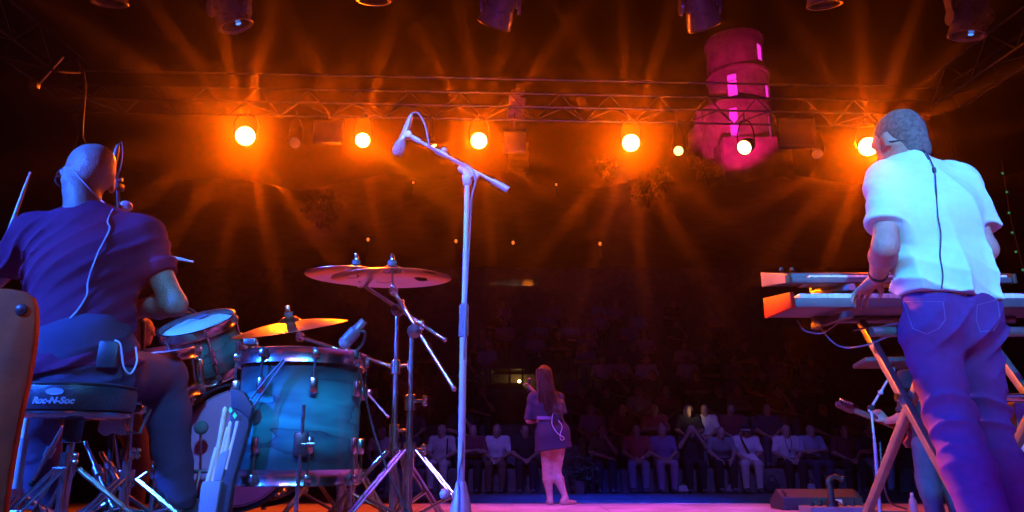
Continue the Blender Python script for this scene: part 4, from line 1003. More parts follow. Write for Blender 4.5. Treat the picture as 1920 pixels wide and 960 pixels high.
# X stand with second tier
blk = mat('stand_black', (.10, .085, .085), .42, .2, noise=.2, nscale=30); 
xs = thing('keyboard_stand', (1.6, 3.2, 0), 'black X shaped keyboard stand with upper tier arms', 'keyboard stand')
for X in (1.60, 2.12):
    la0, la1 = VX(1615, 603, 1.60), VX(1806, 950, 1.60); lb0, lb1 = VX(1742, 628, 1.60), VX(1612, 962, 1.60)
    dx = Vector((X - 1.60, 0, 0))
    la1 = la0 + (la1 - la0) * ((la0.z - .03) / (la0.z - la1.z)); lb1 = lb0 + (lb1 - lb0) * ((lb0.z - .03) / (lb0.z - lb1.z))
    MB().bar(la0 + dx, la1 + dx, .030, .038, (1, 0, 0)).build('leg', blk, xs, bevel=.004)
    MB().bar(lb0 + dx + Vector((.034, 0, 0)), lb1 + dx + Vector((.034, 0, 0)), .030, .038, (1, 0, 0)).build('leg', blk, xs, bevel=.004)
pvx = VX(1693, 745, 1.6); MB().tube([(1.57, pvx.y, pvx.z), (2.2, pvx.y, pvx.z)], .016, 12).build('pivot_bolt', chrome, xs)
for yy, zz in ((la0.y, la0.z), (lb0.y, lb0.z)): 
    MB().tube([(1.38, yy, zz + .012), (2.30, yy, zz + .012)], .020, 12).build('top_bar', blk, xs)
for yy, zz in ((la1.y, .03), (lb1.y, .03)): MB().tube([(1.45, yy, zz), (2.25, yy, zz)], .020, 12).build('foot_bar', blk, xs)
for X in (1.42, 1.98):
    MB().bar((X, n0.y - .005, n0.z - .03), (X, f0.y + .05, f0.z - .03), .03, .03, (1, 0, 0)).build('shelf_arm', blk, xs, bevel=.004)
    MB().bar((X + .02, f0.y + .05, f0.z - .045), (X + .02, f0.y + .06, f0b.z + .02), .028, .028, (1, 0, 0)).build('tier_post', blk, xs, bevel=.004)
    MB().tube([(X + .02, n0b.y + .0, n0b.z - .022), (X + .02, f0b.y + .08, f0b.z - .018)], .015, 12).build('tier_arm', hall, xs)
for k, pts in enumerate((((1495, 600, 3.4), (1510, 620, 3.38), (1540, 625, 3.35), (1562, 612, 3.3), (1575, 600, 3.2)), ((1530, 600, 3.4), (1560, 640, 3.35), (1590, 652, 3.3), (1630, 645, 3.2), (1680, 625, 3.1)), ((1600, 620, 3.3), (1640, 612, 3.25), (1690, 606, 3.1)), ((1650, 636, 3.3), (1670, 612, 3.2), (1700, 604, 3.1)))):
    tag(MB().tube(curve([V(*q) for q in pts], 6), .0042, 8).build('keyboard_cable', mat('cable_mid', (.14, .12, .13), .4)), ['cable drooping below the red end of the stage piano', 'longer cable sagging under the stage piano toward the stand', 'short level cable behind the stand leg', 'short steep cable beside the keyboard player\'s hip'][k], 'cable', 'cables under the keyboards')

# ================================================================ things at the stage front on the keyboard side
wg = thing('monitor_wedge', VZ(1545, 957, 0), 'black wedge floor monitor at the stage edge', 'monitor speaker')
wc = VZ(1545, 957, 0); 
pf = [(0, 0, 0), (0, .42, 0), (0, .42, .09), (0, .2, .21), (0, 0, .13)]
MB().prism([wc + Vector((-.42, y, z)) for _, y, z in pf], (.84, 0, 0)).build('cabinet', mat('wedge_paint', (.035, .035, .04), .55, bump=.5, bscale=160), wg, bevel=.015)
MB().bbox(wc + Vector((0, -.006, .065)), (.2, .01, .06), .003).build('connector_plate', dkmetal, wg)
MB().bbox(wc + Vector((.16, -.008, .085)), (.07, .008, .05), .002).build('sticker', white, wg)
for q in (-1, 1): MB().tube([wc + Vector((q * .38, .02, .12)), wc + Vector((q * .38, .02, .17)), wc + Vector((q * .38, .1, .19))], .01, 8).build('handle', dkmetal, wg)
sbx = thing('stage_box', VZ(1575, 968, 0), 'low pale stage box with plugs in front of the wedge monitor', 'stage box'); sc_ = VZ(1568, 972, 0)
MB().bbox(sc_ + Vector((0, 0, .055)), (.56, .3, .10), .012).build('case', mat('box_grey', (.3, .28, .3), .5, noise=.2), sbx)
for k in range(6): MB().lathe([(0, 0), (.018, 0), (.016, .03), (.007, .05), (0, .05)], sc_ + Vector((-.2 + k * .075, .02, .105)), n=10).build('plug', blackpl, sbx)
tl = thing('gooseneck_microphone', sc_ + Vector((.0, -.05, .1)), 'short stubby microphone on a clamp standing on the stage box', 'microphone')
MB().lathe([(0, 0), (.05, 0), (.05, .02), (.03, .05), (.028, .16), (.02, .17), (0, .17)], sc_ + Vector((-.05, -.06, .105)), n=16).build('stem', blackpl, tl); MB().tube(curve([sc_ + Vector((-.05, -.06, .26)), sc_ + Vector((-.06, -.06, .33)), sc_ + Vector((0, -.06, .36)), sc_ + Vector((.07, -.06, .34))], 5), [.022] * 15 + [.03], 10).build('head', blackpl, tl)
bt = thing('water_bottle', VZ(1716, 975, 0), 'clear water bottle on the stage near the guitarist', 'bottle'); wbp = VZ(1716, 975, 0)
MB().lathe([(0, 0), (.032, 0), (.034, .02), (.033, .12), (.034, .14), (.03, .165), (.014, .2), (.013, .21)], wbp, n=20).build('body', mat('bottle_plastic', (.75, .78, .85), .12, coat=.5, trans=.5), bt); MB().lathe([(0, .228), (.015, .228), (.015, .206), (0, .206)], wbp, n=16).build('cap', white, bt)
for k, (pts, lab) in enumerate(((((1650, 830, 6.3), (1655, 890, 6.3), (1668, 940, 6.4), (1700, 955, 6.9)), 'thin cable hanging beside the guitarist\'s microphone stand'), (((1560, 935, 7.6), (1590, 950, 7.4), (1640, 958, 7.2), (1700, 960, 7.0)), 'dark cable lying from the stage box toward the bottle'))):
    q = [V(*p_) for p_ in pts]; 
    for v in q: v.z = max(v.z, .008)
    tag(MB().tube(curve(q, 6), .008, 8).build('stage_cable', cablem), lab, 'cable')
# guitarist's mic stand and the tray on it
gs = thing('microphone_stand', (V(1648, 955, 5.6).x, 5.6, 0), 'grey boom microphone stand in front of the guitarist', 'microphone stand')
g0 = Vector((V(1648, 955, 5.6).x, 5.6, 0.02)); gt = V(1633, 765, 5.6)
MB().tube([g0, V(1640, 830, 5.6)], .0125, 10).build('lower_tube', hall, gs); MB().tube([V(1640, 830, 5.6), gt], .009, 10).build('upper_tube', hall, gs)
MB().lathe([(0, -.02), (.022, -.018), (.022, .018), (0, .02)], gt, (0, 1, 0), 14).build('pivot', dkmetal, gs); MB().tube([gt - (V(1672, 700, 5.6) - gt) * .1, V(1674, 697, 5.6)], .0085, 10).build('boom', hall, gs); MB().bbox(V(1651, 736, 5.58), (.03, .03, .03), .006).build('knob', hall, gs)
MB().lathe([(0, 0), (.13, 0), (.13, .012), (.02, .03), (0, .03)], (g0.x, g0.y, .001), n=24).build('base', dkmetal, gs)
tr = thing('music_tray', V(1660, 681, 5.6), 'black riveted tray seen edge on behind the keyboard stand', 'music stand')
a, b_ = V(1611, 681, 5.6), V(1712, 680, 5.6); MB().bbox((a + b_) / 2, ((b_ - a).length, .24, .035), .008, Matrix.Rotation(-.12, 3, 'X')).build('tray', blk, tr)
for k in range(8): MB().ball(a.lerp(b_, (k + .8) / 9) + Vector((0, -.125, 0)), .006, 6).build('rivet', alum, tr)
MB().tube([V(1674, 697, 5.6), V(1676, 683, 5.62)], .014, 8).build('mount', hall, tr)
# amplifier corner and the LED string at the far side
am = thing('guitar_amplifier', V(1935, 960, 4.3), 'dark amplifier edge cut off behind the keyboard player', 'amplifier'); ac = V(1950, 880, 4.3)
MB().bbox((ac.x + .1, ac.y, .42), (.6, .35, .80), .02).build('cabinet', blackpl, am); MB().bbox((ac.x + .1, ac.y - .18, .38), (.52, .012, .6), .004).build('grille_cloth', mat('grille_cloth', (.08, .08, .09), .9, bump=1, bscale=300), am)
MB().tube(curve([V(1900, 810, 4.05), V(1908, 820, 4.05), V(1925, 845, 4.05)], 4), .016, 8).build('handle', hall, am); MB().tube([V(1905, 900, 4.05), V(1935, 893, 4.05)], .01, 8).build('trim', alum, am)
led = mat('green_led', (.05, .5, .2), .3, emit=(.02, .6, .22), estr=.3)
ls = thing('led_strip', V(1905, 420, 6.0), 'dotted line of faint green lights at the right edge', 'light strip'); pts = [(1888, 360), (1892, 399), (1898, 436), (1905, 472), (1918, 506), (1880, 325)]
MB().tube([V(1878, 300, 6.02), V(1893, 399, 6.02), V(1925, 530, 6.02), (V(1925, 530, 6.02).x + .3, 6.02, 0.0)], .004, 6).build('cable', rubber, ls)
for q in pts: MB().ball(V(q[0], q[1], 6.0), .010, 8).build('light', led, ls)
# hanging cables on the left
for k, (pts, lab) in enumerate(((((157, 135, 7.5), (160, 170, 7.5), (155, 240, 7.5), (158, 265, 7.5), (175, 285, 7.5)), 'cable hanging from the side truss above the drummer'), (((72, 108, 7.0), (90, 128, 7.0), (115, 135, 7.0), (150, 137, 7.4)), 'slack cable looped along the side truss'))):
    tag(MB().tube(curve([V(*q) for q in pts], 5), .011, 6).build('truss_cable', mat('cable_violet', (.05, .05, .08), .5)), lab, 'cable', 'cables on the side truss')
t = thing('truss_clamp', V(95, 140, 7.0), 'angled clamp arm on the dark side truss at the far left', 'clamp'); MB().tube([V(68, 162, 7.0), V(102, 124, 7.0), V(118, 106, 7.0)], .014, 8).build('arm', alum, t); MB().bbox(V(64, 160, 7.0), (.1, .06, .07), .01).build('head', alum, t)

# ================================================================ the band
from mathutils.bvhtree import BVHTree
def surf(objs, px, py, off=.004):
    """point on the nearest of objs seen at that place of the photograph, lifted off the surface"""
    o = Vector((0, 0, HC)); d = (V(px, py, 2.0) - o).normalized(); best = None
    for ob in objs:
        key = ob.name
        if key not in BV: BV[key] = BVHTree.FromPolygons([v.co + wloc(ob) for v in ob.data.vertices], [p.vertices for p in ob.data.polygons])
        h = BV[key].ray_cast(o, d)
        if h[0] is not None and (best is None or h[3] < best[1]): best = (h[0] + h[1] * off * (1 if h[1].dot(d) < 0 else -1), h[3])
    return best[0] if best else None
BV = {}
def rebase(o, base):
    b = Vector(base); o.data.transform(Matrix.Translation(-b)); o.location = b; return o
def torso(S, J, g=0.0, w=1.0, d=1.0, k=.05, reg=0, hipw=.165):
    lat = A_(J['shR']) - A_(J['shL']); n = A_(J['neck']); p = A_(J['pelvis']); c = A_(J.get('chest', lerp(p, n, .62))); wst = A_(J.get('waist', lerp(p, c, .45)))
    S.ecap(p, wst, (hipw * w + g, .148 * w + g), (.115 * d + g, .105 * d + g), lat=lat, k=k, reg=reg)
    S.ecap(wst, c, (.148 * w + g, .172 * w + g), (.105 * d + g, .118 * d + g), lat=lat, k=k, reg=reg)
    S.ecap(c, lerp(c, n, .62), (.172 * w + g, .135 * w + g), (.118 * d + g, .085 * d + g), lat=lat, k=k, reg=reg)
    for s in ('shL', 'shR'):
        sh = A_(J[s]); S.ecap(lerp(n, c, .12), sh, (.050 + g, .058 + g), k=k, reg=reg); S.ecap(lerp(c, p, .05), sh, (.08 + g, .060 + g), k=k, reg=reg)
def sleeves(S, J, t, r0, r1, k=.03, reg=0, sides='LR', flat=True):
    for s in sides:
        a, e = A_(J['sh' + s]), A_(J['el' + s])
        if t <= 1: end = lerp(a, e, t); S.ecap(a, lerp(a, e, t + .12), (r0, r1), k=k, reg=reg, clip=[(end, e - a)] if flat else None)
        else:
            wv = A_(J['wr' + s]); end = lerp(e, wv, t - 1); S.ecap(a, e, (r0, r1), k=k, reg=reg); S.ecap(e, lerp(e, wv, t - 1 + .15), (r1, r1 * .85), k=k, reg=reg, clip=[(end, wv - e)] if flat else None)
def arms(S, J, k=.025, reg=0, m=1.0, sides='LR'):
    for s in sides:
        a, e, w = A_(J['sh' + s]), A_(J['el' + s]), A_(J['wr' + s])
        S.ecap(a, e, (.050 * m, .040 * m), k=k, reg=reg); S.ecap(e, lerp(e, w, .3), (.041 * m, .043 * m), k=k, reg=reg); S.ecap(lerp(e, w, .3), w, (.043 * m, .027 * m), k=k, reg=reg)
def legs(S, J, th=(.088, .060), sn=(.060, .046), k=.035, reg=0, g=0, calf=.0):
    for s in 'LR':
        h, kn, an = A_(J['hip' + s]), A_(J['knee' + s]), A_(J['ank' + s])
        S.ecap(h, kn, (th[0] + g, th[1] + g), k=k, reg=reg); S.ecap(kn, lerp(kn, an, .3), (sn[0] + g, sn[0] + g + calf), k=k, reg=reg); S.ecap(lerp(kn, an, .3), an, (sn[0] + g + calf, sn[1] + g), k=k, reg=reg)
def foot(S, an, d, r=.042, L=.17, k=.02, reg=4):
    an = A_(an); d = nrm(A_(d) * A_((1, 1, 0))); hl = an - d * .045; z = an[2] - .055
    hl[2] = z; toe = an + d * L; toe[2] = z - .008
    S.ecap(hl, toe, (.036, .040), (.040, .026), lat=np.cross(d, A_((0, 0, 1))), k=k, reg=reg); S.ecap(an, hl, (r, .036), k=k, reg=reg)
def cord(name, objs, pts, r, m, parent, n=6, off=.004):
    q = [surf(objs, *p, off=off) if len(p) == 2 else V(*p) for p in pts]; q = [v for v in q if v is not None]
    return MB().tube(curve(q, n), r, 6).build(name, m, parent)
def skinned(name, S, h, m, base, label, disp=None):
    o = S.mesh(name, h, m, None, disp=disp, smooth_it=2); rebase(o, base); tag(o, label, 'person'); return o

# ---------------- drummer
DY = 2.60
D = dict(head=V(166, 333, DY), neck=V(168, 398, DY - .01), shL=V(66, 440, DY), shR=V(268, 446, DY + .02), chest=V(160, 510, DY - .02), waist=V(152, 610, DY - .05), pelvis=V(152, 696, 2.52),
         elL=V(-35, 545, DY + .08), wrL=V(-75, 500, DY + .26), elR=V(326, 570, DY + .04), wrR=V(240, 582, DY + .26),
         hipL=V(110, 706, 2.56), hipR=V(200, 702, 2.56), kneeL=V(68, 728, 2.93), kneeR=V(306, 705, 2.90), ankL=V(88, 935, 2.98), ankR=V(338, 905, 3.0))
D['ankL'].z = RZ + .10; D['ankR'].z = RZ + .12
S = Sdf(); hf = (-.80, .60, -.10)
eD = add_head(S, D['head'], hf, sc=1.02)
S.ecap(D['neck'] - Vector((0, .02, .05)), D['head'] + Vector((.0, -.03, -.06)), (.066, .060), k=.03)
torso(S, D, g=-.012); arms(S, D, m=1.04)
add_hand(S, D['wrL'], (.15, .75, .35), (.6, -.2, -.5), -1, .85); add_hand(S, D['wrR'], (-.05, .85, .30), (-.4, -.1, -.8), 1, .85)
legs(S, D, (.07, .05), (.045, .035))
skin3 = mat('skin_deep', (.34, .17, .13), .40, noise=.2, nscale=30, bump=.4, bscale=160)
drummer = skinned('person', S, .0078, skin3, (D['pelvis'].x, 2.6, RZ), 'bald drummer in a dark T-shirt seen from behind, seated at the drum kit')
plum = mat('plum_tshirt', (.15, .010, .048), .85, noise=.12, nscale=40, bump=.25, bscale=400, spec=.2)
S = Sdf(); torso(S, D, g=.010, w=1.0, d=1.02, k=.055, hipw=.18); sleeves(S, D, .60, .069, .067)
S.ecap(D['neck'] - Vector((0, 0, .035)), D['neck'] - Vector((0, 0, .012)), .068, k=.03)
hemz = V(150, 700, 2.45).z
def dshirt(P):
    # long diagonal pulls from the low left hip to the right shoulder blade
    a = ridges(P, (.70, 0, -.71), 98, .008, 3, .9, 4.0); b_ = folds(P, (.5, .3, -.85), 120, .006, 5, .5, 6.0)
    z = P[:, 2]; return (a + b_) * np.clip((1.40 - z) * 4.5, 0.10, 1)
dsh = S.mesh('t_shirt', .0066, plum, drummer, disp=dshirt, clips=[((D['pelvis'].x, 2.45, hemz), (0.18, -.1, -1)), ((D['neck'].x, D['neck'].y, D['neck'].z + .020), (0, .25, 1))], smooth_it=1)
denim = mat('dark_denim', (.06, .022, .06), .85, noise=.2, nscale=25, bump=.3, bscale=500)
S = Sdf(); S.ecap(D['pelvis'] - Vector((0, -.02, .03)), D['pelvis'] + Vector((0, -.01, .09)), (.185, .165), (.13, .12), k=.05)
legs(S, D, (.098, .078), (.075, .064), k=.05)
def dj(P): return ridges(P, (.2, .5, -.8), 70, .005, 8, 1.2, 9.0) + folds(P, (.7, .1, -.7), 60, .004, 2, 1.0, 7.0)
dtr = S.mesh('jeans', .007, denim, drummer, disp=dj, clips=[((0, 0, RZ + .085), (0, 0, -1))])
shoe = mat('shoe', (.10, .09, .1), .5, bump=.2); shoe2 = mat('lit_shoe', (.5, .5, .55), .5, bump=.2)  # paler copy for the left shoe: stronger light put into its colour
for s, dd in (('L', (-.1, 1, 0)), ('R', (.25, 1, 0))):
    S = Sdf(); foot(S, D['ank' + s] + Vector((0, 0, -.02)), dd); S.mesh('shoe', .008, shoe2 if s == 'L' else shoe, drummer)
fr = mat('glasses_frame', (.05, .05, .06), .3)
gl = MB(); 
for sd in (-1, 1):
    ring = [eD(sd * .036 + .03 * math.cos(a), .112, .008 + .022 * math.sin(a)) for a in [k * math.pi / 8 for k in range(17)]]; gl.tube(ring, .0032, 6)
    gl.tube([eD(sd * .066, .110, .016), eD(sd * .083, .05, .016), eD(sd * .086, -.015, .010)], .0030, 6)
gl.tube([eD(-.008, .114, .012), eD(.008, .114, .012)], .003, 6); gl.build('glasses', fr, drummer)
iem = mat('earphone_cord', (.55, .45, .55), .5)
cord('earphone_cord', [drummer, dsh], [(131, 317), (139, 320), (150, 334), (165, 352), (183, 372), (196, 382)], .0028, iem, drummer)
cord('earphone_cord', [drummer, dsh], [(212, 378), (211, 394), (202, 415), (206, 430), (194, 455), (183, 478), (172, 505), (165, 530), (163, 555), (148, 580), (132, 598)], .0028, iem, drummer, off=.005)
MB().ball(eD(-.082, .004, -.005), .014, 8).build('earphone', mat('earphone', (.3, .3, .34), .4), drummer)
bp = surf([dsh, dtr], 203, 668, .012)
if bp is not None:
    MB().bbox(bp, (.062, .026, .088), .006, Matrix.Rotation(.15, 3, 'Z')).build('belt_pack', blackpl, drummer)
    MB().tube(curve([bp + Vector((.02, -.01, .045)), bp + Vector((.045, -.02, .03)), bp + Vector((.06, -.01, -.04)), bp + Vector((.075, .01, -.06)), bp + Vector((.085, .02, -.02)), bp + Vector((.07, .03, .03))], 6), .003, 6).build('pack_cord', iem, drummer)
hl = D['wrL'] + Vector((.02, .07, .02)); ltip = V(57, 322, 2.84); ld = (ltip - V(4, 470, 2.84)).normalized()
stick(ltip - ld * .41, ltip, 'pale drumstick raised at the left edge of the stage')
hr = D['wrR'] + Vector((0, .08, .03)); stick(V(258, 470, 3.0), V(363, 491, 3.02), 'drumstick tip catching orange light beyond the drummer\'s arm')

# ---------------- keyboard player
KY = 2.75
K = dict(head=V(1684, 266, KY + .05), neck=V(1700, 312, KY), shL=V(1664, 340, KY - .01), shR=V(1796, 346, KY + .02), chest=V(1745, 405, KY - .02), waist=V(1768, 510, KY - .01), pelvis=V(1784, 600, KY + .02),
         elL=V(1660, 462, KY - .10), wrL=V(1645, 520, KY + .14), elR=V(1846, 468, KY - .02), wrR=V(1800, 530, KY + .25),
         hipL=V(1738, 624, KY + .01), hipR=V(1820, 614, KY + .05), kneeL=V(1782, 785, KY + .05), kneeR=V(1846, 785, KY + .13))
for s, (x, y, yy) in (('L', (1852, 985, KY - .02)), ('R', (1897, 985, KY + .08))):
    a = K['knee' + s]; b_ = V(x, y, yy); K['ank' + s] = a + (b_ - a) * ((a.z - .10) / (a.z - b_.z))
S = Sdf(); eK = add_head(S, K['head'], (-.35, .90, -.24), sc=1.0)
S.ecap(K['neck'] - Vector((-.01, .0, .07)), K['head'] + Vector((.01, -.04, -.055)), (.070, .062), k=.03)
torso(S, K, g=-.012); arms(S, K, m=1.08)
add_hand(S, K['wrL'], (-.28, .80, -.42), (0, -.3, -1), -1, .42, spread=.6); add_hand(S, K['wrR'], (0, .9, -.3), (0, -.2, -1), 1, .35)
legs(S, K, (.07, .05), (.045, .035))
kbp = skinned('person', S, .0075, skin, (K['pelvis'].x, KY, 0), 'keyboard player in a glowing white T-shirt seen from behind, standing')
wt = mat('white_tshirt', (.66, .88, .84), .85, noise=.04, nscale=30, bump=.2, bscale=400)
S = Sdf(); torso(S, K, g=.012, w=1.02, d=1.0, k=.055, hipw=.176); sleeves(S, K, .72, .070, .078)
S.ecap(K['neck'] - Vector((0, 0, .05)), K['neck'] - Vector((0, 0, .005)), (.10, .078), k=.03)
kh = V(1770, 554, KY - .12).z
def kshirt(P):
    z = P[:, 2]; low = np.clip((kh + .22 - z) / .2, 0, 1); arm = np.clip((1.50 - P[:, 0]) * 20, 0, 1)
    return ridges(P, (.35, 0, 1), 95, .024, 4, .7, 5.0) * (.05 + .95 * low ** 1.2) + ridges(P, (.85, .1, .45), 50, .017, 9, .7, 4.0) * (.5 + .4 * low) + folds(P, (.5, 0, .8), 90, .005, 2) * arm
ksh = S.mesh('t_shirt', .0066, wt, kbp, disp=kshirt, clips=[((1.74, KY, kh), (-.12, -.02, -1)), ((K['neck'].x, K['neck'].y, K['neck'].z + .03), (0, .15, 1))])
jean = mat('indigo_jeans', (.10, .025, .16), .85, noise=.12, nscale=35, bump=.3, bscale=500, spec=.2)
S = Sdf(); S.ecap(K['pelvis'] - Vector((0, 0, .02)), K['pelvis'] + Vector((-.015, 0, .12)), (.165, .152), (.122, .112), k=.05)
for s, q in (('hipL', -.03), ('hipR', .02)): S.ell(K[s] + Vector((q * 0, -.05, .03)), (.078, .078, .09), k=.06)
legs(S, K, (.098, .082), (.082, .078), k=.03, calf=.002)
kz = K['kneeL'].z
def kjean(P):
    z = P[:, 2]; kn = np.exp(-((z - kz - .04) / .13) ** 2); cr = np.exp(-((z - K['hipL'].z + .02) / .10) ** 2); ank = np.clip((.35 - z) * 3, 0, 1)
    a = ridges(P, (.40, .35, 1), 90, .010, 6, 1.0, 7.5) * (kn * .9 + .14 + ank * .5) + ridges(P, (.7, .1, -1), 75, .010, 12, .8, 6.0) * (cr * .8 + .2)
    seam = -.004 * np.exp(-((P[:, 0] - (K['pelvis'].x - .0 + (K['pelvis'].z - z) * -.02)) / .006) ** 2) * (z > K['hipL'].z - .02)
    return a + seam
ktr = S.mesh('jeans', .0066, jean, kbp, disp=kjean, clips=[((0, 0, .05), (0, 0, -1))])
stitch = mat('stitching', (.19, .09, .28), .8)
def loop_on(objs, pts, r, m, name, parent, off=.0015):
    q = [surf(objs, *p, off=off) for p in pts]; q = [v for v in q if v is not None]
    if len(q) > 2: MB().tube(q, r, 5).build(name, m, parent)
def dense(pts, n=7): return [(a[0] + (b[0] - a[0]) * k / n, a[1] + (b[1] - a[1]) * k / n) for a, b in zip(pts, pts[1:]) for k in range(n)] + [pts[-1]]
loop_on([ktr, ksh], dense([(1692, 566), (1768, 566), (1772, 600), (1760, 616), (1738, 626), (1712, 616), (1694, 566)]), .0013, stitch, 'pocket_stitching', ktr)
loop_on([ktr, ksh], dense([(1832, 572), (1870, 562), (1875, 600), (1862, 620), (1838, 622), (1830, 600), (1832, 572)]), .0013, stitch, 'pocket_stitching', ktr)
for s, dd in (('L', (.0, 1, 0)), ('R', (.1, 1, 0))):
    S = Sdf(); foot(S, K['ank' + s] + Vector((0, 0, -.015)), dd, .055); S.mesh('shoe', .008, shoe, kbp)
# short cropped hair
S = Sdf(); c = A_(K['head']); hr_ = mat('cropped_hair', (.15, .12, .12), .8, noise=.45, nscale=70, bump=.4, bscale=400)
f_ = nrm((-.35, .90, -.24)); u_ = nrm(A_((0, 0, 1)) - f_ * f_[2]); S.ell(c - f_ * .017 + u_ * .035, (.0795, .098, .090), x=np.cross(f_, u_), y=f_, k=.02); S.ecap(c - f_ * .048 - u_ * .0, c - f_ * .055 - u_ * .075, (.066, .058), k=.03)
S.mesh('hair', .007, hr_, kbp, disp=lambda P: folds(P, (1, .3, .5), 160, .0004, 3), clips=[(c + f_ * .055 + u_ * .045, f_ * .8 - u_ * .55), (c - u_ * .052, -u_ + f_ * .9)])
dcord = mat('dark_cord', (.02, .05, .06), .5)
cord('earphone_cord', [kbp, ksh], [(1719, 268), (1727, 280), (1737, 292), (1745, 306), (1751, 322), (1754, 360), (1757, 400), (1763, 440), (1762, 480), (1767, 515), (1765, 540)], .0024, dcord, kbp, off=.006)
cord('earphone_cord', [kbp, ksh], [(1668, 266), (1690, 264), (1706, 268), (1722, 276), (1740, 300)], .002, dcord, kbp, off=.004)
q = surf([ksh], 1750, 320, .006)
if q is not None: MB().bbox(q, (.012, .010, .022), .003).build('cord_slider', dcord, kbp)
q = surf([ktr, ksh], 1680, 588, .008)
if q is not None: MB().bbox(q, (.030, .05, .11), .006, Matrix.Rotation(-.28, 3, 'Y')).build('belt_pack', mat('pack_silver', (.25, .25, .3), .3, .5), kbp)
wv = A_(K['wrL']); MB().lathe([(.030, -.01), (.037, -.008), (.037, .008), (.030, .01)], lerp(K['wrL'], K['elL'], .14), K['wrL'] - K['elL'], 18, closed=True).build('wristband', rubber, kbp)

# ---------------- singer at the stage edge
SY = 9.22
G = dict(head=V(1019, 704, SY), neck=V(1022, 733, SY), shL=V(1000, 748, SY), shR=V(1047, 748, SY + .02), chest=V(1023, 762, SY), waist=V(1024, 785, SY), pelvis=V(1034, 812, SY - .01),
         elL=V(991, 788, SY - .02), wrL=V(1008, 790, SY + .24), elR=V(1040, 768, SY + .20), wrR=V(997, 731, SY + .16),
         hipL=V(1024, 826, SY), hipR=V(1050, 824, SY), kneeL=V(1026, 886, SY + .02), kneeR=V(1043, 886, SY + .05), ankL=V(1031, 936, SY), ankR=V(1060, 936, SY - .04))
for s in 'LR': G['ank' + s].z = .085
S = Sdf(); eG = add_head(S, G['head'], (-.45, .89, .02), sc=.95)
S.ecap(G['neck'] - Vector((0, 0, .04)), G['head'] + Vector((0, -.02, -.05)), .050, k=.03); torso(S, G, g=-.02, w=.88, d=.9); arms(S, G, m=.85)
add_hand(S, G['wrL'], (.5, .7, .2), (0, .3, .9), 1, .5, sc=.92); add_hand(S, G['wrR'], (-.5, .1, .85), (-.5, .2, -.5), -1, .95, sc=.92)
legs(S, G, (.086, .056), (.050, .032), calf=.008, k=.03)
for s, dd in (('L', (-.05, 1, 0)), ('R', (.75, .7, 0))): foot(S, G['ank' + s], dd, .036, .15, reg=0)
singer = skinned('person', S, .010, skin, (V(1040, 900, SY).x, SY, 0), 'long-haired singer in a dark short shirt dress at the stage edge')
sd_ = mat('navy_dress', (.035, .022, .055), .75, noise=.15, nscale=20, bump=.2, bscale=250)
S = Sdf(); torso(S, G, g=.008, w=.90, d=.95); sleeves(S, G, 1.0, .066, .062); S.ecap(G['neck'] - Vector((0, 0, .05)), G['neck'] - Vector((0, 0, .015)), .06, k=.03)
S.mesh('shirt', .012, sd_, singer, disp=lambda P: folds(P, (.3, 0, 1), 60, .009, 5), clips=[((0, 0, V(1024, 788, SY).z), (0, 0, -1))])
S = Sdf(); S.ecap(V(1027, 782, SY), V(1036, 812, SY - .02), (.142, .200), (.118, .165), k=.05); S.ecap(V(1036, 812, SY - .02), V(1041, 880, SY - .01), (.200, .255), (.165, .19), k=.05)
S.mesh('skirt', .012, sd_, singer, disp=lambda P: folds(P, (1, .2, .1), 34, .008, 7, .3), clips=[((V(1040, 843, SY).x, SY, V(1040, 843, SY).z), (.14, 0, -1)), ((0, 0, V(1027, 780, SY).z), (0, 0, 1))])
MB().lathe([(.150, -.02), (.157, -.02), (.159, .02), (.152, .02)], V(1027, 785, SY), (.05, 0, 1), 28, closed=True).build('belt', mat('belt_violet', (.22, .15, .3), .6), singer)
hm_ = mat('brown_hair', (.10, .05, .03), .45, noise=.3, nscale=30)
nt = hm_.node_tree; tc = nt.nodes.new('ShaderNodeTexCoord'); mp = nt.nodes.new('ShaderNodeMapping'); mp.inputs['Scale'].default_value = (60, 60, 4); nz = nt.nodes.new('ShaderNodeTexNoise'); nz.inputs['Scale'].default_value = 1.6; bpn = nt.nodes.new('ShaderNodeBump'); bpn.inputs['Strength'].default_value = 1; bpn.inputs['Distance'].default_value = .02
nt.links.new(tc.outputs['Object'], mp.inputs[0]); nt.links.new(mp.outputs[0], nz.inputs['Vector']); nt.links.new(nz.outputs[0], bpn.inputs['Height']); nt.links.new(bpn.outputs[0], nt.nodes['Principled BSDF'].inputs['Normal'])
S = Sdf(); c = A_(G['head']); S.ell(c + A_((.008, -.012, .028)), (.088, .108, .100), k=.03)
for (x0, y0, x1, y1, r0, r1) in ((1012, 700, 1014, 732, .055, .05), (1024, 700, 1030, 745, .075, .075), (1030, 740, 1040, 772, .08, .07), (1020, 735, 1026, 758, .06, .045), (1040, 760, 1050, 778, .06, .035), (1038, 745, 1052, 765, .05, .04), (1032, 770, 1036, 786, .05, .02), (1046, 768, 1056, 786, .045, .02), (1022, 742, 1024, 770, .05, .025), (1050, 752, 1060, 772, .035, .02)):
    S.ecap(V(x0, y0, SY - .06), V(x1, y1, SY - .10), (r0, r1), (r0 * .75, r1 * .6), k=.035)
def curls(P):
    low = np.clip((G['neck'].z - P[:, 2]) * 5, 0, 1); return folds(P, (1, 0, .25), 85, .008, 2, .4) * (.4 + low) + folds(P, (.4, 0, 1), 75, .016, 4, .7, 8) * low
S.mesh('hair', .0105, hm_, singer, disp=curls)
st_ = MB()
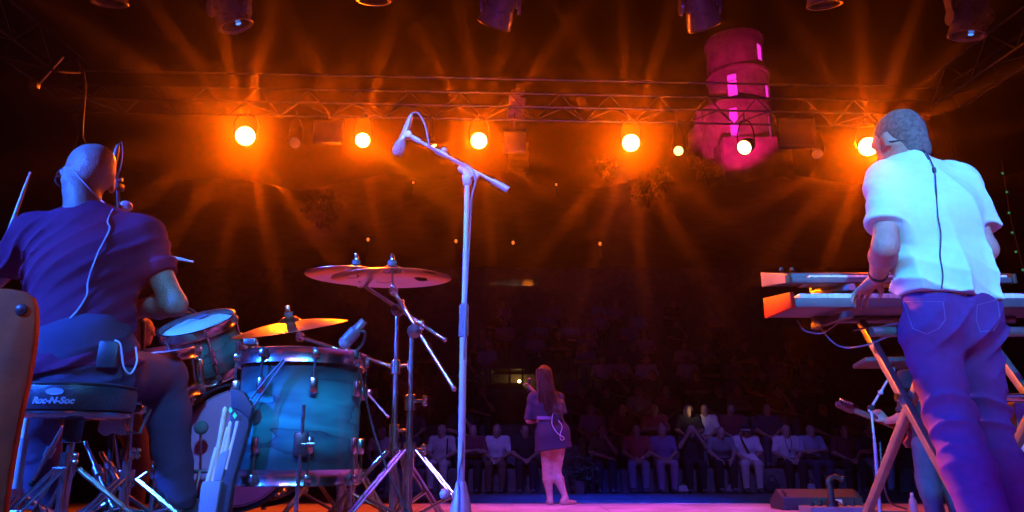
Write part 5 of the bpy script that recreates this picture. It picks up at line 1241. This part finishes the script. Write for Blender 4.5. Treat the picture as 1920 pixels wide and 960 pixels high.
for i in range(110):
    t0 = rnd.uniform(-1, 1); x0 = 1019 + t0 * 13; x1 = 1034 + t0 * 20 + rnd.uniform(-5, 8); yy = rnd.uniform(768, 790); ph = rnd.uniform(0, 6)
    pts = []
    for q in range(9):
        u = q / 8; wob = math.sin(u * 11 + ph) * 1.9 * u; pts.append(V(x0 + (x1 - x0) * u ** 1.4 + wob, 692 + (yy - 692) * u, SY - .125 - .035 * math.sin(u * 3) + .05 * abs(t0) + rnd.uniform(-.012, .012)))
    st_.tube(curve(pts, 3), [.0055 * (1 - .75 * k / 24) for k in range(25)], 4)
st_.build('loose_hair', hm_, singer)
q = V(1041, 784, SY - .19); MB().bbox(q, (.07, .03, .11), .008).build('belt_pack', blackpl, singer)
MB().tube(curve([q + Vector((-.03, -.02, .05)), V(1035, 795, SY - .2), V(1045, 812, SY - .215), V(1054, 818, SY - .215), V(1058, 823, SY - .21), V(1052, 825, SY - .21), V(1050, 815, SY - .215), V(1054, 800, SY - .2), V(1047, 788, SY - .2)], 6), .004, 6).build('pack_cord', mat('pale_cord', (.7, .6, .6), .5), singer)
hm2 = thing('hand_microphone', G['wrR'], 'black hand microphone held at the singer\'s mouth', 'microphone'); ma, mb_ = V(1000, 725, SY + .24), V(1000, 714, SY + .15)
w0 = A_(G['wrR']); MB().tube([w0 + A_((-.04, .02, -.02)), w0 + A_((-.03, .0, .10))], [.012, .018], 10).build('handle', mgrey, hm2); MB().ball(w0 + A_((-.028, -.003, .125)), .026, 10).build('grille', mesh_g, hm2)

# ---------------- guitarist
QY = 6.2
Q = dict(head=V(1722, 668, QY + .12), neck=V(1740, 694, QY + .04), shL=V(1700, 712, QY + .02), shR=V(1782, 708, QY + .02), chest=V(1744, 740, QY), waist=V(1754, 790, QY - .01), pelvis=V(1756, 825, QY),
         elL=V(1698, 782, QY - .02), wrL=V(1664, 790, QY + .24), elR=V(1800, 780, QY), wrR=V(1768, 812, QY + .26),
         hipL=V(1736, 838, QY), hipR=V(1776, 838, QY), kneeL=V(1738, 898, QY + .04), kneeR=V(1782, 898, QY + .04), ankL=V(1755, 965, QY), ankR=V(1800, 965, QY))
for s in 'LR': Q['ank' + s].z = .09
S = Sdf(); add_head(S, Q['head'], (-.75, .62, -.2), sc=.95); S.ecap(Q['neck'] - Vector((0, 0, .05)), Q['head'] + Vector((.02, -.02, -.05)), .056, k=.03); torso(S, Q, g=-.015); arms(S, Q)
add_hand(S, Q['wrL'], (-.55, .25, .75), (-.2, .9, 0), 1, .7); add_hand(S, Q['wrR'], (-.5, .3, -.5), (-.2, .9, 0), -1, .5); legs(S, Q, (.07, .05), (.045, .035))
gtr = skinned('person', S, .010, skin, (Q['pelvis'].x, QY, 0), 'guitarist in dark clothes partly hidden behind the keyboard player\'s legs')
blackc = mat('black_shirt', (.03, .028, .045), .85, bump=.2, bscale=300, noise=.15)
S = Sdf(); torso(S, Q, g=.014, w=1.08); sleeves(S, Q, .9, .075, .068); S.mesh('shirt', .012, blackc, gtr, disp=lambda P: folds(P, (.4, 0, 1), 70, .008, 4), clips=[((0, 0, V(1754, 818, QY).z), (0, 0, -1)), ((0, 0, Q['neck'].z), (0, 0, 1))])
S = Sdf(); S.ecap(Q['pelvis'] - Vector((0, 0, .03)), Q['pelvis'] + Vector((0, 0, .06)), .17, .12, k=.05); legs(S, Q, (.105, .082), (.078, .068)); S.mesh('jeans', .011, mat('grey_jeans', (.085, .075, .13), .85, noise=.15, nscale=20), gtr, disp=lambda P: folds(P, (.2, .2, 1), 75, .009, 9), clips=[((0, 0, .06), (0, 0, -1))])
for s in 'LR': S = Sdf(); foot(S, Q['ank' + s], (-.1, 1, 0), .05); S.mesh('shoe', .012, shoe, gtr)
S = Sdf(); S.ell(A_(Q['head']) + A_((.02, -.01, .035)), (.085, .09, .09), k=.02); S.mesh('hair', .01, mat('dark_hair', (.04, .03, .025), .6), gtr, clips=[(A_(Q['head']) + A_((-.05, .03, 0)), (-.75, .62, -.35))])
gu = thing('electric_guitar', V(1720, 815, QY + .3), 'dark red electric guitar with bright tuning pegs held by the guitarist', 'guitar')
n0, n1 = V(1722, 816, QY + .30), V(1601, 769, QY + .30); gd = (n1 - n0).normalized(); gup = Vector((0, 1, 0)).cross(gd).normalized()
gup = gup if gup.z > 0 else -gup
gred = mat('guitar_body', (.28, .02, .03), .2, coat=.9); neckm = mat('guitar_neck', (.30, .08, .06), .35, noise=.2); 
out = [(.02, .03), (.10, .10), (.16, .14), (.20, .11), (.14, .05)]
bd2 = [(.10, .03), (.14, .085), (.10, .12), (.02, .10), (-.06, .09), (-.14, .13), (-.24, .15), (-.30, .08), (-.31, -.02), (-.27, -.12), (-.18, -.16), (-.08, -.11), (.0, -.10), (.07, -.14), (.11, -.11), (.09, -.04)]
MB().prism([n0 + gd * x + gup * y - Vector((0, .022, 0)) for x, y in bd2], (0, .044, 0)).build('body', gred, gu, bevel=.010)
MB().bar(n0 - gd * .02, n1, .048, .024, gup).build('neck', neckm, gu, bevel=.005)
hd = MB().prism([n1 + gd * x + gup * y + Vector((0, -.008, 0)) for x, y in ((0, -.028), (.03, -.04), (.15, -.03), (.165, .0), (.15, .025), (.03, .032), (0, .026))], (0, .016, 0)).build('headstock', gred, gu, bevel=.003)
for k in range(6): 
    pp = n1 + gd * (.028 + .021 * k) + gup * .038 + Vector((0, -.002, 0)); MB().tube([pp - gup * .03, pp + gup * .006], .0045, 6).ball(pp + gup * .010, .0095, 8).build('tuning_peg', chrome, hd); MB().lathe([(0, .0), (.007, 0), (.006, .012), (0, .012)], pp - gup * .038, (0, -1, 0), 8).build('string_post', chrome, hd)
MB().bar(n0 - gd * .16 - Vector((0, -.03, 0)), n0 - gd * .10 - Vector((0, -.03, 0)), .08, .02, gup).build('bridge', chrome, gu, smooth=0)
for k in range(4): MB().tube([n0 + gd * .02 + gup * (-.10 - .015 * k) - Vector((.0, .03, 0)) - gd * .03 * k, n0 + gd * .02 + gup * (-.10 - .015 * k) - Vector((0, .04, 0)) - gd * .03 * k], .012, 8).build('control_knob', chrome, gu)
MB().bar(Q['shR'] + Vector((.0, -.10, .05)), V(1712, 800, QY - .1), .05, .004, (0, 1, 0)).build('strap', rubber, gu, smooth=0)

# ---------------- bald musician beyond the kit
NY = 6.2
N = dict(head=V(266, 622, NY), neck=V(256, 655, NY), shL=V(252, 672, NY + .20), shR=V(252, 674, NY - .20), chest=V(250, 710, NY), pelvis=V(250, 795, NY), elL=V(270, 745, NY + .25), wrL=V(310, 770, NY + .2), elR=V(256, 750, NY - .28), wrR=V(290, 790, NY - .15),
         hipL=V(252, 815, NY + .09), hipR=V(252, 815, NY - .09), kneeL=V(256, 905, NY + .11), kneeR=V(256, 905, NY - .11), ankL=V(252, 950, NY + .11), ankR=V(252, 950, NY - .11))
for s in 'LR': N['knee' + s].z = .48; N['ank' + s].z = .09
S = Sdf(); eN = add_head(S, N['head'], (1, -.12, -.02), sc=1.0); S.ecap(N['neck'] - Vector((0.01, 0, .05)), N['head'] + Vector((-.02, 0, -.05)), .060, k=.03); torso(S, N, g=-.015); arms(S, N); legs(S, N, (.07, .05), (.045, .035))
add_hand(S, N['wrL'], (.8, .1, -.1), (0, .5, .6), 1, .6); add_hand(S, N['wrR'], (.8, .2, -.1), (0, .8, .2), -1, .6)
bass = skinned('person', S, .009, skin, (N['pelvis'].x, NY, 0), 'bald man in profile standing beyond the teal tom')
S = Sdf(); torso(S, N, g=.012, w=1.05); sleeves(S, N, .7, .075, .07); S.mesh('shirt', .013, blackc, bass, clips=[((0, 0, N['neck'].z), (0, 0, 1))])
S = Sdf(); S.ecap(N['pelvis'] - Vector((0, 0, .03)), N['pelvis'] + Vector((0, 0, .06)), .17, .12, lat=(0, 1, 0), k=.05); legs(S, N, (.10, .08), (.075, .065)); S.mesh('trousers', .013, denim, bass, clips=[((0, 0, .06), (0, 0, -1))])
for s in 'LR': S = Sdf(); foot(S, N['ank' + s], (1, 0, 0), .05); S.mesh('shoe', .013, shoe, bass)
for sd in (-1, 1): MB().ball(eN(sd * .032, .088, .008), .0105, 8).build('eye', mat('eye', (.35, .33, .32), .2), bass)
S = Sdf(); 
bm = thing('microphone_stand', (V(268, 950, 5.75).x, 5.75, 0), 'thin microphone stand in front of the bald man\'s cheek', 'microphone stand'); mp_ = V(268, 652, 5.75)
MB().tube([(mp_.x, 5.75, .02), mp_], .010, 8).build('post', dkmetal, bm); MB().tube([mp_, V(269, 606, 5.75)], [.016, .022], 12).build('microphone_body', alum, bm); MB().ball(V(269, 604, 5.75), .024, 10).build('grille', mesh_g, bm); MB().lathe([(0, 0), (.13, 0), (.13, .012), (0, .02)], (mp_.x, 5.75, .001), n=20).build('base', dkmetal, bm)

# ================================================================ the audience on the stone tiers
def spectator(pose, hair, stand=False):
    J = dict(pelvis=(0, .13, .53), waist=(0, .13, .66), chest=(0, .11, .83), neck=(0, .08, 1.0), head=(0, .04, 1.12), shL=(-.18, .10, .96), shR=(.18, .10, .96),
             hipL=(-.09, .10, .50), hipR=(.09, .10, .50), kneeL=(-.13, -.32, .50), kneeR=(.13, -.32, .50), ankL=(-.12, -.28, .09), ankR=(.12, -.30, .09))
    P = dict(lap=((-.26, .04, .72), (-.07, -.19, .60), (.26, .04, .72), (.07, -.20, .60)), knees=((-.25, -.06, .74), (-.13, -.28, .60), (.25, -.06, .74), (.12, -.28, .60)),
             raised=((-.24, -.10, .82), (-.07, -.19, 1.09), (.25, -.10, .82), (.07, -.20, 1.08)), crossed=((-.25, -.02, .73), (.06, -.16, .76), (.25, -.02, .73), (-.07, -.14, .73)),
             chin=((-.25, .0, .72), (.08, -.19, .62), (.22, -.14, .72), (.05, -.14, .99)))[pose]
    if pose == 'knees': J.update(chest=(0, .04, .82), neck=(0, -.03, .97), head=(0, -.08, 1.08), shL=(-.18, .0, .93), shR=(.18, .0, .93))
    if stand:
        for k in ('pelvis', 'waist', 'chest', 'neck', 'head', 'shL', 'shR'): x, y, z = J[k]; J[k] = (x, y * .3, z + .40)
        P = tuple((x, y * .8, z + .40) for x, y, z in P); J.update(hipL=(-.09, .03, .88), hipR=(.09, .03, .88), kneeL=(-.10, -.01, .49), kneeR=(.10, -.01, .49), ankL=(-.10, .04, .09), ankR=(.11, .02, .09))
    J.update(elL=P[0], wrL=P[1], elR=P[2], wrR=P[3]); J = {k: A_(v) for k, v in J.items()}
    S = Sdf(); add_head(S, J['head'], (0, -1, -.06), k=.02, reg=0); S.ecap(J['neck'] - A_((0, 0, .04)), J['head'] + A_((0, .02, -.06)), .055, k=.02, reg=0)
    torso(S, J, g=.010, reg=1); sleeves(S, J, .7, .066, .064, reg=1, flat=False)
    arms(S, J, m=.98, reg=0)
    for s, q in (('L', 1), ('R', -1)): add_hand(S, J['wr' + s], nrm(J['wr' + s] - J['el' + s]), (0, .5, -.7) if pose != 'raised' else (0, 1, 0), q, .5, reg=0)
    S.ecap(J['pelvis'] - A_((0, 0, .02)), J['pelvis'] + A_((0, 0, .05)), .172, .125, k=.04, reg=2); legs(S, J, (.10, .078), (.074, .062), reg=2)
    for s in 'LR': foot(S, J['ank' + s], (0, -1, 0), .048, .16, reg=4)
    c = J['head']
    if hair == 'short': S.ell(c + A_((0, .022, .040)), (.084, .094, .088), k=.006, reg=3)
    if hair == 'long':
        S.ell(c + A_((0, .022, .038)), (.088, .096, .092), k=.006, reg=3)
        for q in (-1, 1): S.ecap(c + A_((q * .07, .03, .02)), c + A_((q * .085, .03, -.19)), (.035, .03), k=.01, reg=3)
        S.ecap(c + A_((0, .08, 0)), c + A_((0, .10, -.2)), (.07, .06), (.04, .03), k=.02, reg=3)
    if hair == 'bun': S.ell(c + A_((0, .022, .040)), (.083, .094, .088), k=.006, reg=3); S.ell(c + A_((0, .06, .13)), (.04, .04, .035), k=.01, reg=3)
    o = S.mesh('person', .0165, [skin2, blackc, denim, blackc, shoe], None, regions=True, smooth_it=1); me = o.data; bpy.data.objects.remove(o); return me
PM = {}
def pmesh(pose, hair, stand=False):
    k = (pose, hair, stand)
    if k not in PM: PM[k] = spectator(*k)
    return PM[k]
CL = {'white': (.72, .72, .72), 'cream': (.60, .56, .48), 'pale blue': (.38, .44, .58), 'grey': (.24, .24, .26), 'mauve': (.34, .22, .36), 'red': (.40, .07, .09), 'maroon': (.20, .04, .06), 'navy': (.04, .045, .10), 'black': (.022, .022, .026), 'olive': (.13, .13, .07), 'brown': (.16, .10, .06), 'violet': (.24, .15, .36)}
def cmat(c): return mat('cloth_' + c.replace(' ', '_'), CL[c], .9, noise=.12, nscale=20, bump=.3, bscale=80)
HAIRM = [mat('hair_dark', (.03, .022, .018), .6), mat('hair_brown', (.09, .055, .035), .6), mat('hair_grey', (.30, .29, .28), .7)]
def seat_person(px, row, pose, hair, top, bottom, label, hm=0, stand=False, dx=0.0, turn=0.0, bare=False):
    y0 = TY0 + TD * row; z = TZ0 + TH * row - .42 + .012
    x = (px - 960) / FPX * (y0 / CP + .2) * 1.0 if px is not None else dx
    o = bpy.data.objects.new('person', pmesh(pose, hair, stand)); COL.objects.link(o)
    oy = y0 + .10 if not stand else y0 - .25
    # centre on the ray through px at chest height
    q = V(px, 850 - 38 * row, oy) if px is not None else Vector((dx, 0, 0))
    o.location = (q.x, oy, z if row or not stand else GZ); o.rotation_euler = (0, 0, turn)
    sc = rnd.uniform(.95, 1.05) if row else 1.0; o.scale = (sc, sc, sc if row == 0 else 1.0)
    ms = [skin2, cmat(top), cmat(bottom), HAIRM[hm], shoe]
    for i, m in enumerate(ms):
        o.material_slots[i].link = 'OBJECT'; o.material_slots[i].material = m
    tag(o, label, 'person', 'spectators seated on the tiers'); return o
R0 = [
    (715, 'knees', 'short', 'white', 'navy', 'front row spectator in white shirt between the cymbal stand legs', 2),
    (826, 'lap', 'short', 'cream', 'cream', 'front row man in pale suit with dark shoulder strap, left of the microphone stand', 2),
    (886, 'crossed', 'short', 'maroon', 'black', 'front row spectator in maroon just right of the microphone stand', 0),
    (931, 'lap', 'bun', 'white', 'brown', 'front row woman in white open blouse left of the singer', 1),
    (985, 'lap', 'long', 'black', 'black', 'front row spectator in black mostly hidden behind the singer', 0),
    (1132, 'chin', 'long', 'olive', 'black', 'front row woman with hand at her chin beside the leafy plant', 0),
    (1195, 'lap', 'short', 'red', 'grey', 'front row man in red shirt with grey trousers holding a paper', 0),
    (1244, 'lap', 'bun', 'violet', 'mauve', 'front row woman in violet top and mauve skirt beside the red shirt', 2),
    (1298, 'raised', 'long', 'black', 'black', 'front row spectator in black with hands raised to her face', 0),
    (1352, 'knees', 'short', 'grey', 'black', 'front row man in grey jacket left of the man in the hat', 2),
    (1402, 'lap', 'none', 'white', 'cream', 'front row man in dark hat, white T-shirt and pale trousers', 0),
    (1479, 'lap', 'short', 'white', 'black', 'front row man in white vest with necklace and dark trousers', 0),
    (1526, 'crossed', 'none', 'pale blue', 'navy', 'front row man in pale blue polo with crossed arms', 2),
    (1590, 'lap', 'short', 'maroon', 'black', 'front row spectator in maroon behind the guitarist\'s microphone stand', 0),
    (1636, 'crossed', 'long', 'navy', 'pale blue', 'front row spectator in navy top and pale blue trousers beside the orange stand leg', 1),
]
for (px, pose, hair, top, bot, lab, hm_i) in R0:
    o = seat_person(px, 0, pose, hair, top, bot, lab, hm_i, turn=rnd.uniform(-.15, .15))
    L = o.location
    def at(x, y, z): return Vector((L.x + x, L.y + y, L.z + z))
    if px == 826: MB().tube(curve([at(.13, .0, .98), at(.14, -.05, .85), at(.13, -.04, .7), at(.12, .0, .6)], 4), .014, 6).build('shoulder_strap', rubber, o)
    if px == 1402:
        h = MB().lathe([(.0, .19), (.06, .195), (.085, .18), (.092, .10), (.094, .085), (.155, .075), (.16, .068), (.09, .07)], at(0, .045, 1.05), (0, -.08, 1), 24).build('hat', mat('felt_hat', (.03, .03, .035), .8), o); MB().lathe([(.0935, .09), (.096, .09), (.095, .115), (.0925, .115)], at(0, .045, 1.05), (0, -.08, 1), 24, closed=True).build('hat_band', mat('hat_band', (.5, .5, .52), .7), h)
        MB().tube(curve([at(-.10, .06, 1.02), at(-.09, -.06, .93), at(-.02, -.06, .78), at(.06, -.03, .64), at(.13, .0, .58)], 5), [.018] * 21, 6).build('bag_strap', rubber, o)
        t = tag(MB().prism([at(-.10, -.16, .69), at(.04, -.20, .70), at(.17, -.32, .52), at(.04, -.30, .50)], (0, -.012, .004)).build('paper_programme', mat('paper', (.75, .75, .73), .7, noise=.25, nscale=30), None, smooth=0), 'folded paper programme on the lap of the man in the hat', 'paper')
    if px == 1479: MB().tube(curve([at(-.05, -.02, 1.0), at(-.06, -.055, .9), at(-.01, -.07, .75), at(.05, -.06, .88), at(.05, -.02, 1.0)], 5), .006, 6).build('necklace', rubber, o); MB().bbox(at(-.01, -.08, .74), (.03, .012, .04), .004).build('pendant', rubber, o)
    if px == 1195: tag(MB().prism([at(-.06, -.20, .66), at(.0, -.22, .58), at(.09, -.20, .68), at(.07, -.24, .56), at(-.02, -.25, .52)], (0, -.006, .003)).build('paper_sheet', mat('paper', (.75, .75, .73), .7), None, smooth=0), 'white paper held by the man in the red shirt', 'paper')
# things between the front row feet
for (px, py, s, c, lab) in ((1448, 905, .17, (.03, .03, .035), 'dark handbag on the ground beside the man in the hat'), (1372, 905, .13, (.28, .28, .3), 'pale bag on the ground left of the man in the hat'), (1280, 890, .12, (.5, .5, .52), 'white bag at the feet of the woman in violet'), (1518, 895, .14, (.45, .45, .46), 'white box between the vest and the polo shirt')):
    p_ = VZ(px, py + 14, GZ); p_.y = min(p_.y, 14.55); p_.x = V(px, py, p_.y).x; S = Sdf(); S.ecap((p_.x, p_.y, GZ + s * .45), (p_.x, p_.y, GZ + s * .9), (s * .95, s * .7), (s * .5, s * .35), k=.03)
    bgo = S.mesh('bag', .015, mat('bag_%d' % px, c, .7, noise=.3, nscale=20), None, disp=lambda P: folds(P, (1, 0, .5), 60, .006), clips=[((0, 0, GZ + .004), (0, 0, -1))]); rebase(bgo, (p_.x, p_.y, GZ)); tag(bgo, lab, 'bag'); MB().tube(curve([(p_.x - s * .5, p_.y, GZ + s * 1.2), (p_.x, p_.y, GZ + s * 1.9), (p_.x + s * .5, p_.y, GZ + s * 1.2)], 5), .008, 6).build('strap', rubber, bgo)
lp = mat('plant_leaf', (.06, .10, .05), .4, noise=.3, nscale=8)
pl = leafy('leafy_plant', (V(1088, 900, 14.35).x, 14.35, GZ), (.30, .25, .62), 420, .11, 'leafy potted plant on the ground right of the singer', 'plant', lp, .014, 9)
MB().lathe([(0, 0), (.11, 0), (.14, .2), (.15, .2), (.15, .22), (.12, .22), (.11, .05)], pl.location, n=20).build('pot', mat('pot_clay', (.2, .09, .06), .8), pl)

ORD = ['first', 'second', 'third', 'fourth', 'fifth', 'sixth', 'seventh', 'eighth', 'ninth', 'tenth', 'eleventh', 'twelfth', 'thirteenth', 'fourteenth', 'fifteenth']
ROWN = {1: 'second', 2: 'third', 3: 'fourth', 4: 'fifth', 5: 'sixth', 6: 'seventh', 7: 'eighth', 8: 'ninth', 9: 'tenth'}
ROWS = {
    1: [(690, 'grey'), (772, 'navy'), (862, 'black'), (1108, 'mauve'), (1170, 'maroon'), (1228, 'red'), (1291, 'black'), (1327, 'white'), (1376, 'maroon'), (1440, 'navy'), (1548, 'black'), (1614, 'violet')],
    2: [(705, 'black'), (790, 'violet'), (905, 'navy'), (1090, 'maroon'), (1140, 'black'), (1200, 'mauve'), (1253, 'maroon'), (1348, 'black'), (1390, 'mauve'), (1462, 'maroon'), (1500, 'navy')],
    3: [(720, 'navy'), (760, 'mauve'), (1075, 'violet'), (1160, 'black'), (1226, 'navy'), (1310, 'maroon'), (1382, 'violet'), (1430, 'black'), (1520, 'maroon')],
    4: [(690, 'violet'), (880, 'navy'), (1128, 'white'), (1168, 'cream'), (1211, 'white'), (1288, 'white'), (1326, 'black'), (1380, 'mauve'), (1418, 'navy'), (1452, 'violet'), (1524, 'mauve')],
    5: [(800, 'black'), (910, 'pale blue'), (1100, 'violet'), (1190, 'navy'), (1284, 'cream'), (1325, 'mauve'), (1400, 'black'), (1480, 'navy')],
    6: [(905, 'grey'), (1000, 'mauve'), (1050, 'black'), (1102, 'violet'), (1210, 'mauve'), (1330, 'navy')],
    7: [(945, 'mauve'), (1008, 'pale blue'), (1072, 'pale blue'), (1098, 'mauve'), (1180, 'violet'), (1270, 'navy')],
    8: [(930, 'black'), (1030, 'violet'), (1120, 'mauve'), (1196, 'pale blue'), (1340, 'violet')],
    9: [(940, 'violet'), (1034, 'mauve'), (1122, 'pale blue'), (1150, 'mauve'), (1258, 'black')],
}
combos = [('lap', 'short'), ('crossed', 'short'), ('lap', 'long'), ('chin', 'long'), ('knees', 'short'), ('crossed', 'none'), ('lap', 'none'), ('lap', 'bun'), ('knees', 'none'), ('chin', 'short')]
for row, lst in ROWS.items():
    for i, (px, c) in enumerate(lst):
        pose, hair = rnd.choice(combos)
        o = seat_person(px + rnd.uniform(-4, 4), row, pose, hair, c, rnd.choice(['black', 'navy', 'grey', 'brown']), '%s spectator from the left in the %s row up, in a %s top' % (ORD[i], ROWN[row], c), rnd.randrange(3), turn=rnd.uniform(-.3, .3))
        if row == 1 and px == 1291:
            f = o.location + Vector((.02, -.28, 1.02)); ph = thing('added_phone', f, 'added phone with glowing screen before a second row spectator, warming her face', 'phone')  # phone is unseen, added to warm the spectator's face
            MB().bbox(f, (.075, .010, .15), .004, Matrix.Rotation(.5, 3, 'X')).build('case', blackpl, ph); MB().bbox(f + Vector((0, .006, .003)), (.066, .004, .135), .001, Matrix.Rotation(.5, 3, 'X')).build('screen', mat('added_phone_screen', (.5, .4, .3), .2, emit=(1, .72, .42), estr=14), ph)

# lit control booth recess among the tiers and the sound desk above
by = TY0 + TD * 4.4
bo = thing('control_booth', V(950, 710, by), 'low amber lit booth opening among the tiers behind the singer', 'booth')
bl, br = V(919, 715, by), V(980, 715, by); bw = br.x - bl.x; zb = V(950, 718, by).z; zc = V(950, 692, by).z; bk = mat('booth_wall', (.35, .28, .2), .8, noise=.2)
MB().box(((bl.x + br.x) / 2, by + .5, zb - .02), (bw, 1.0, .04)).build('floor', bk, bo, smooth=0); MB().box(((bl.x + br.x) / 2, by + .5, zc + .03), (bw + .1, 1.05, .06)).build('roof', blackpl, bo, smooth=0)
MB().box(((bl.x + br.x) / 2, by + 1.0, (zb + zc) / 2), (bw, .04, zc - zb)).build('back_wall', bk, bo, smooth=0)
for x in (bl.x, (bl.x * .4 + br.x * .6), br.x): MB().box((x, by + .03, (zb + zc) / 2), (.05, .05, zc - zb)).build('post', blackpl, bo, smooth=0)
MB().ball(((bl.x * .1 + br.x * .9), by + .3, zb + .07), .035, 8).build('lamp', mat('booth_lamp', (.8, .6, .3), .3, emit=(1, .55, .12), estr=40), bo); MATS['booth_lamp'].cycles.emission_sampling = 'FRONT'
hy = 27.5; dk = thing('sound_desk', V(965, 556, hy), 'small sound desk with tiny lamps high on the tiers', 'desk'); a = V(930, 556, hy); b_ = V(1010, 556, hy)
MB().bbox(((a.x + b_.x) / 2, hy, a.z - .5), (b_.x - a.x, .8, 1.0), .03).build('counter', blackpl, dk); m_ = V(951, 545, hy); MB().bbox(m_, (.36, .06, .26), .02).build('screen', mat('desk_screen', (.05, .04, .1), .3, emit=(.09, .03, .25), estr=.5), dk)
wl_ = mat('desk_lamp', (.8, .8, .7), .3, emit=(1, .85, .6), estr=14)
for (x, y) in ((951, 544), (968, 541)): MB().ball(V(x, y, hy - .25), .035, 8).build('lamp', wl_, dk)
og = thing('lit_bush', V(995, 548, 28.6), 'rounded bush glowing orange above the sound desk', 'bush'); bpt = V(995, 552, 28.6)
leafy_t = None
COL.objects.unlink(og); bpy.data.objects.remove(og)
bu = leafy('lit_bush', (bpt.x, bpt.y, bpt.z - .4), (.55, .5, 1.1), 500, .16, 'rounded bush glowing orange above the sound desk', 'bush')
spot('bush_light', bpt + Vector((-.2, -1.6, -.1)), bpt + Vector((0, 0, .35)), (1, .22, .01), 60, 60, .8, .05)
fl_ = mat('festoon_lamp', (.8, .4, .2), .3, emit=(1, .22, .03), estr=1.1)
for i, (x, y, lab) in enumerate(((775, 342, 'tiny orange garden lamp on the hill right of the microphone'), (1043, 346, 'tiny orange garden lamp on the hill right of the boom tip'), (690, 449, 'tiny orange lamp above the crash cymbals'), (855, 452, 'tiny orange lamp beside the microphone stand tube'), (962, 455, 'faint tiny orange lamp, right of the microphone stand'), (1125, 457, 'tiny orange lamp furthest right on the slope'))):
    # a post lamp standing on the slope where the line of sight meets the hill
    yy = 30.0
    while yy < 60 and V(x, y, yy).z > hz(yy) + .9: yy += .5
    p_ = V(x, y, yy); t = thing('garden_lamp', (p_.x, yy, hz(yy)), lab, 'lamp', 'small lamps on the hillside')
    MB().tube([(p_.x, yy, hz(yy) - .3), p_ - Vector((0, 0, .09))], .03, 6).build('post', dkmetal, t); MB().ball(p_, .065, 8, (1, 1, 1.3)).build('bulb', fl_, t); MB().lathe([(.0, .24), (.1, .16), (.13, .13)], p_, n=10).build('cap', dkmetal, t)
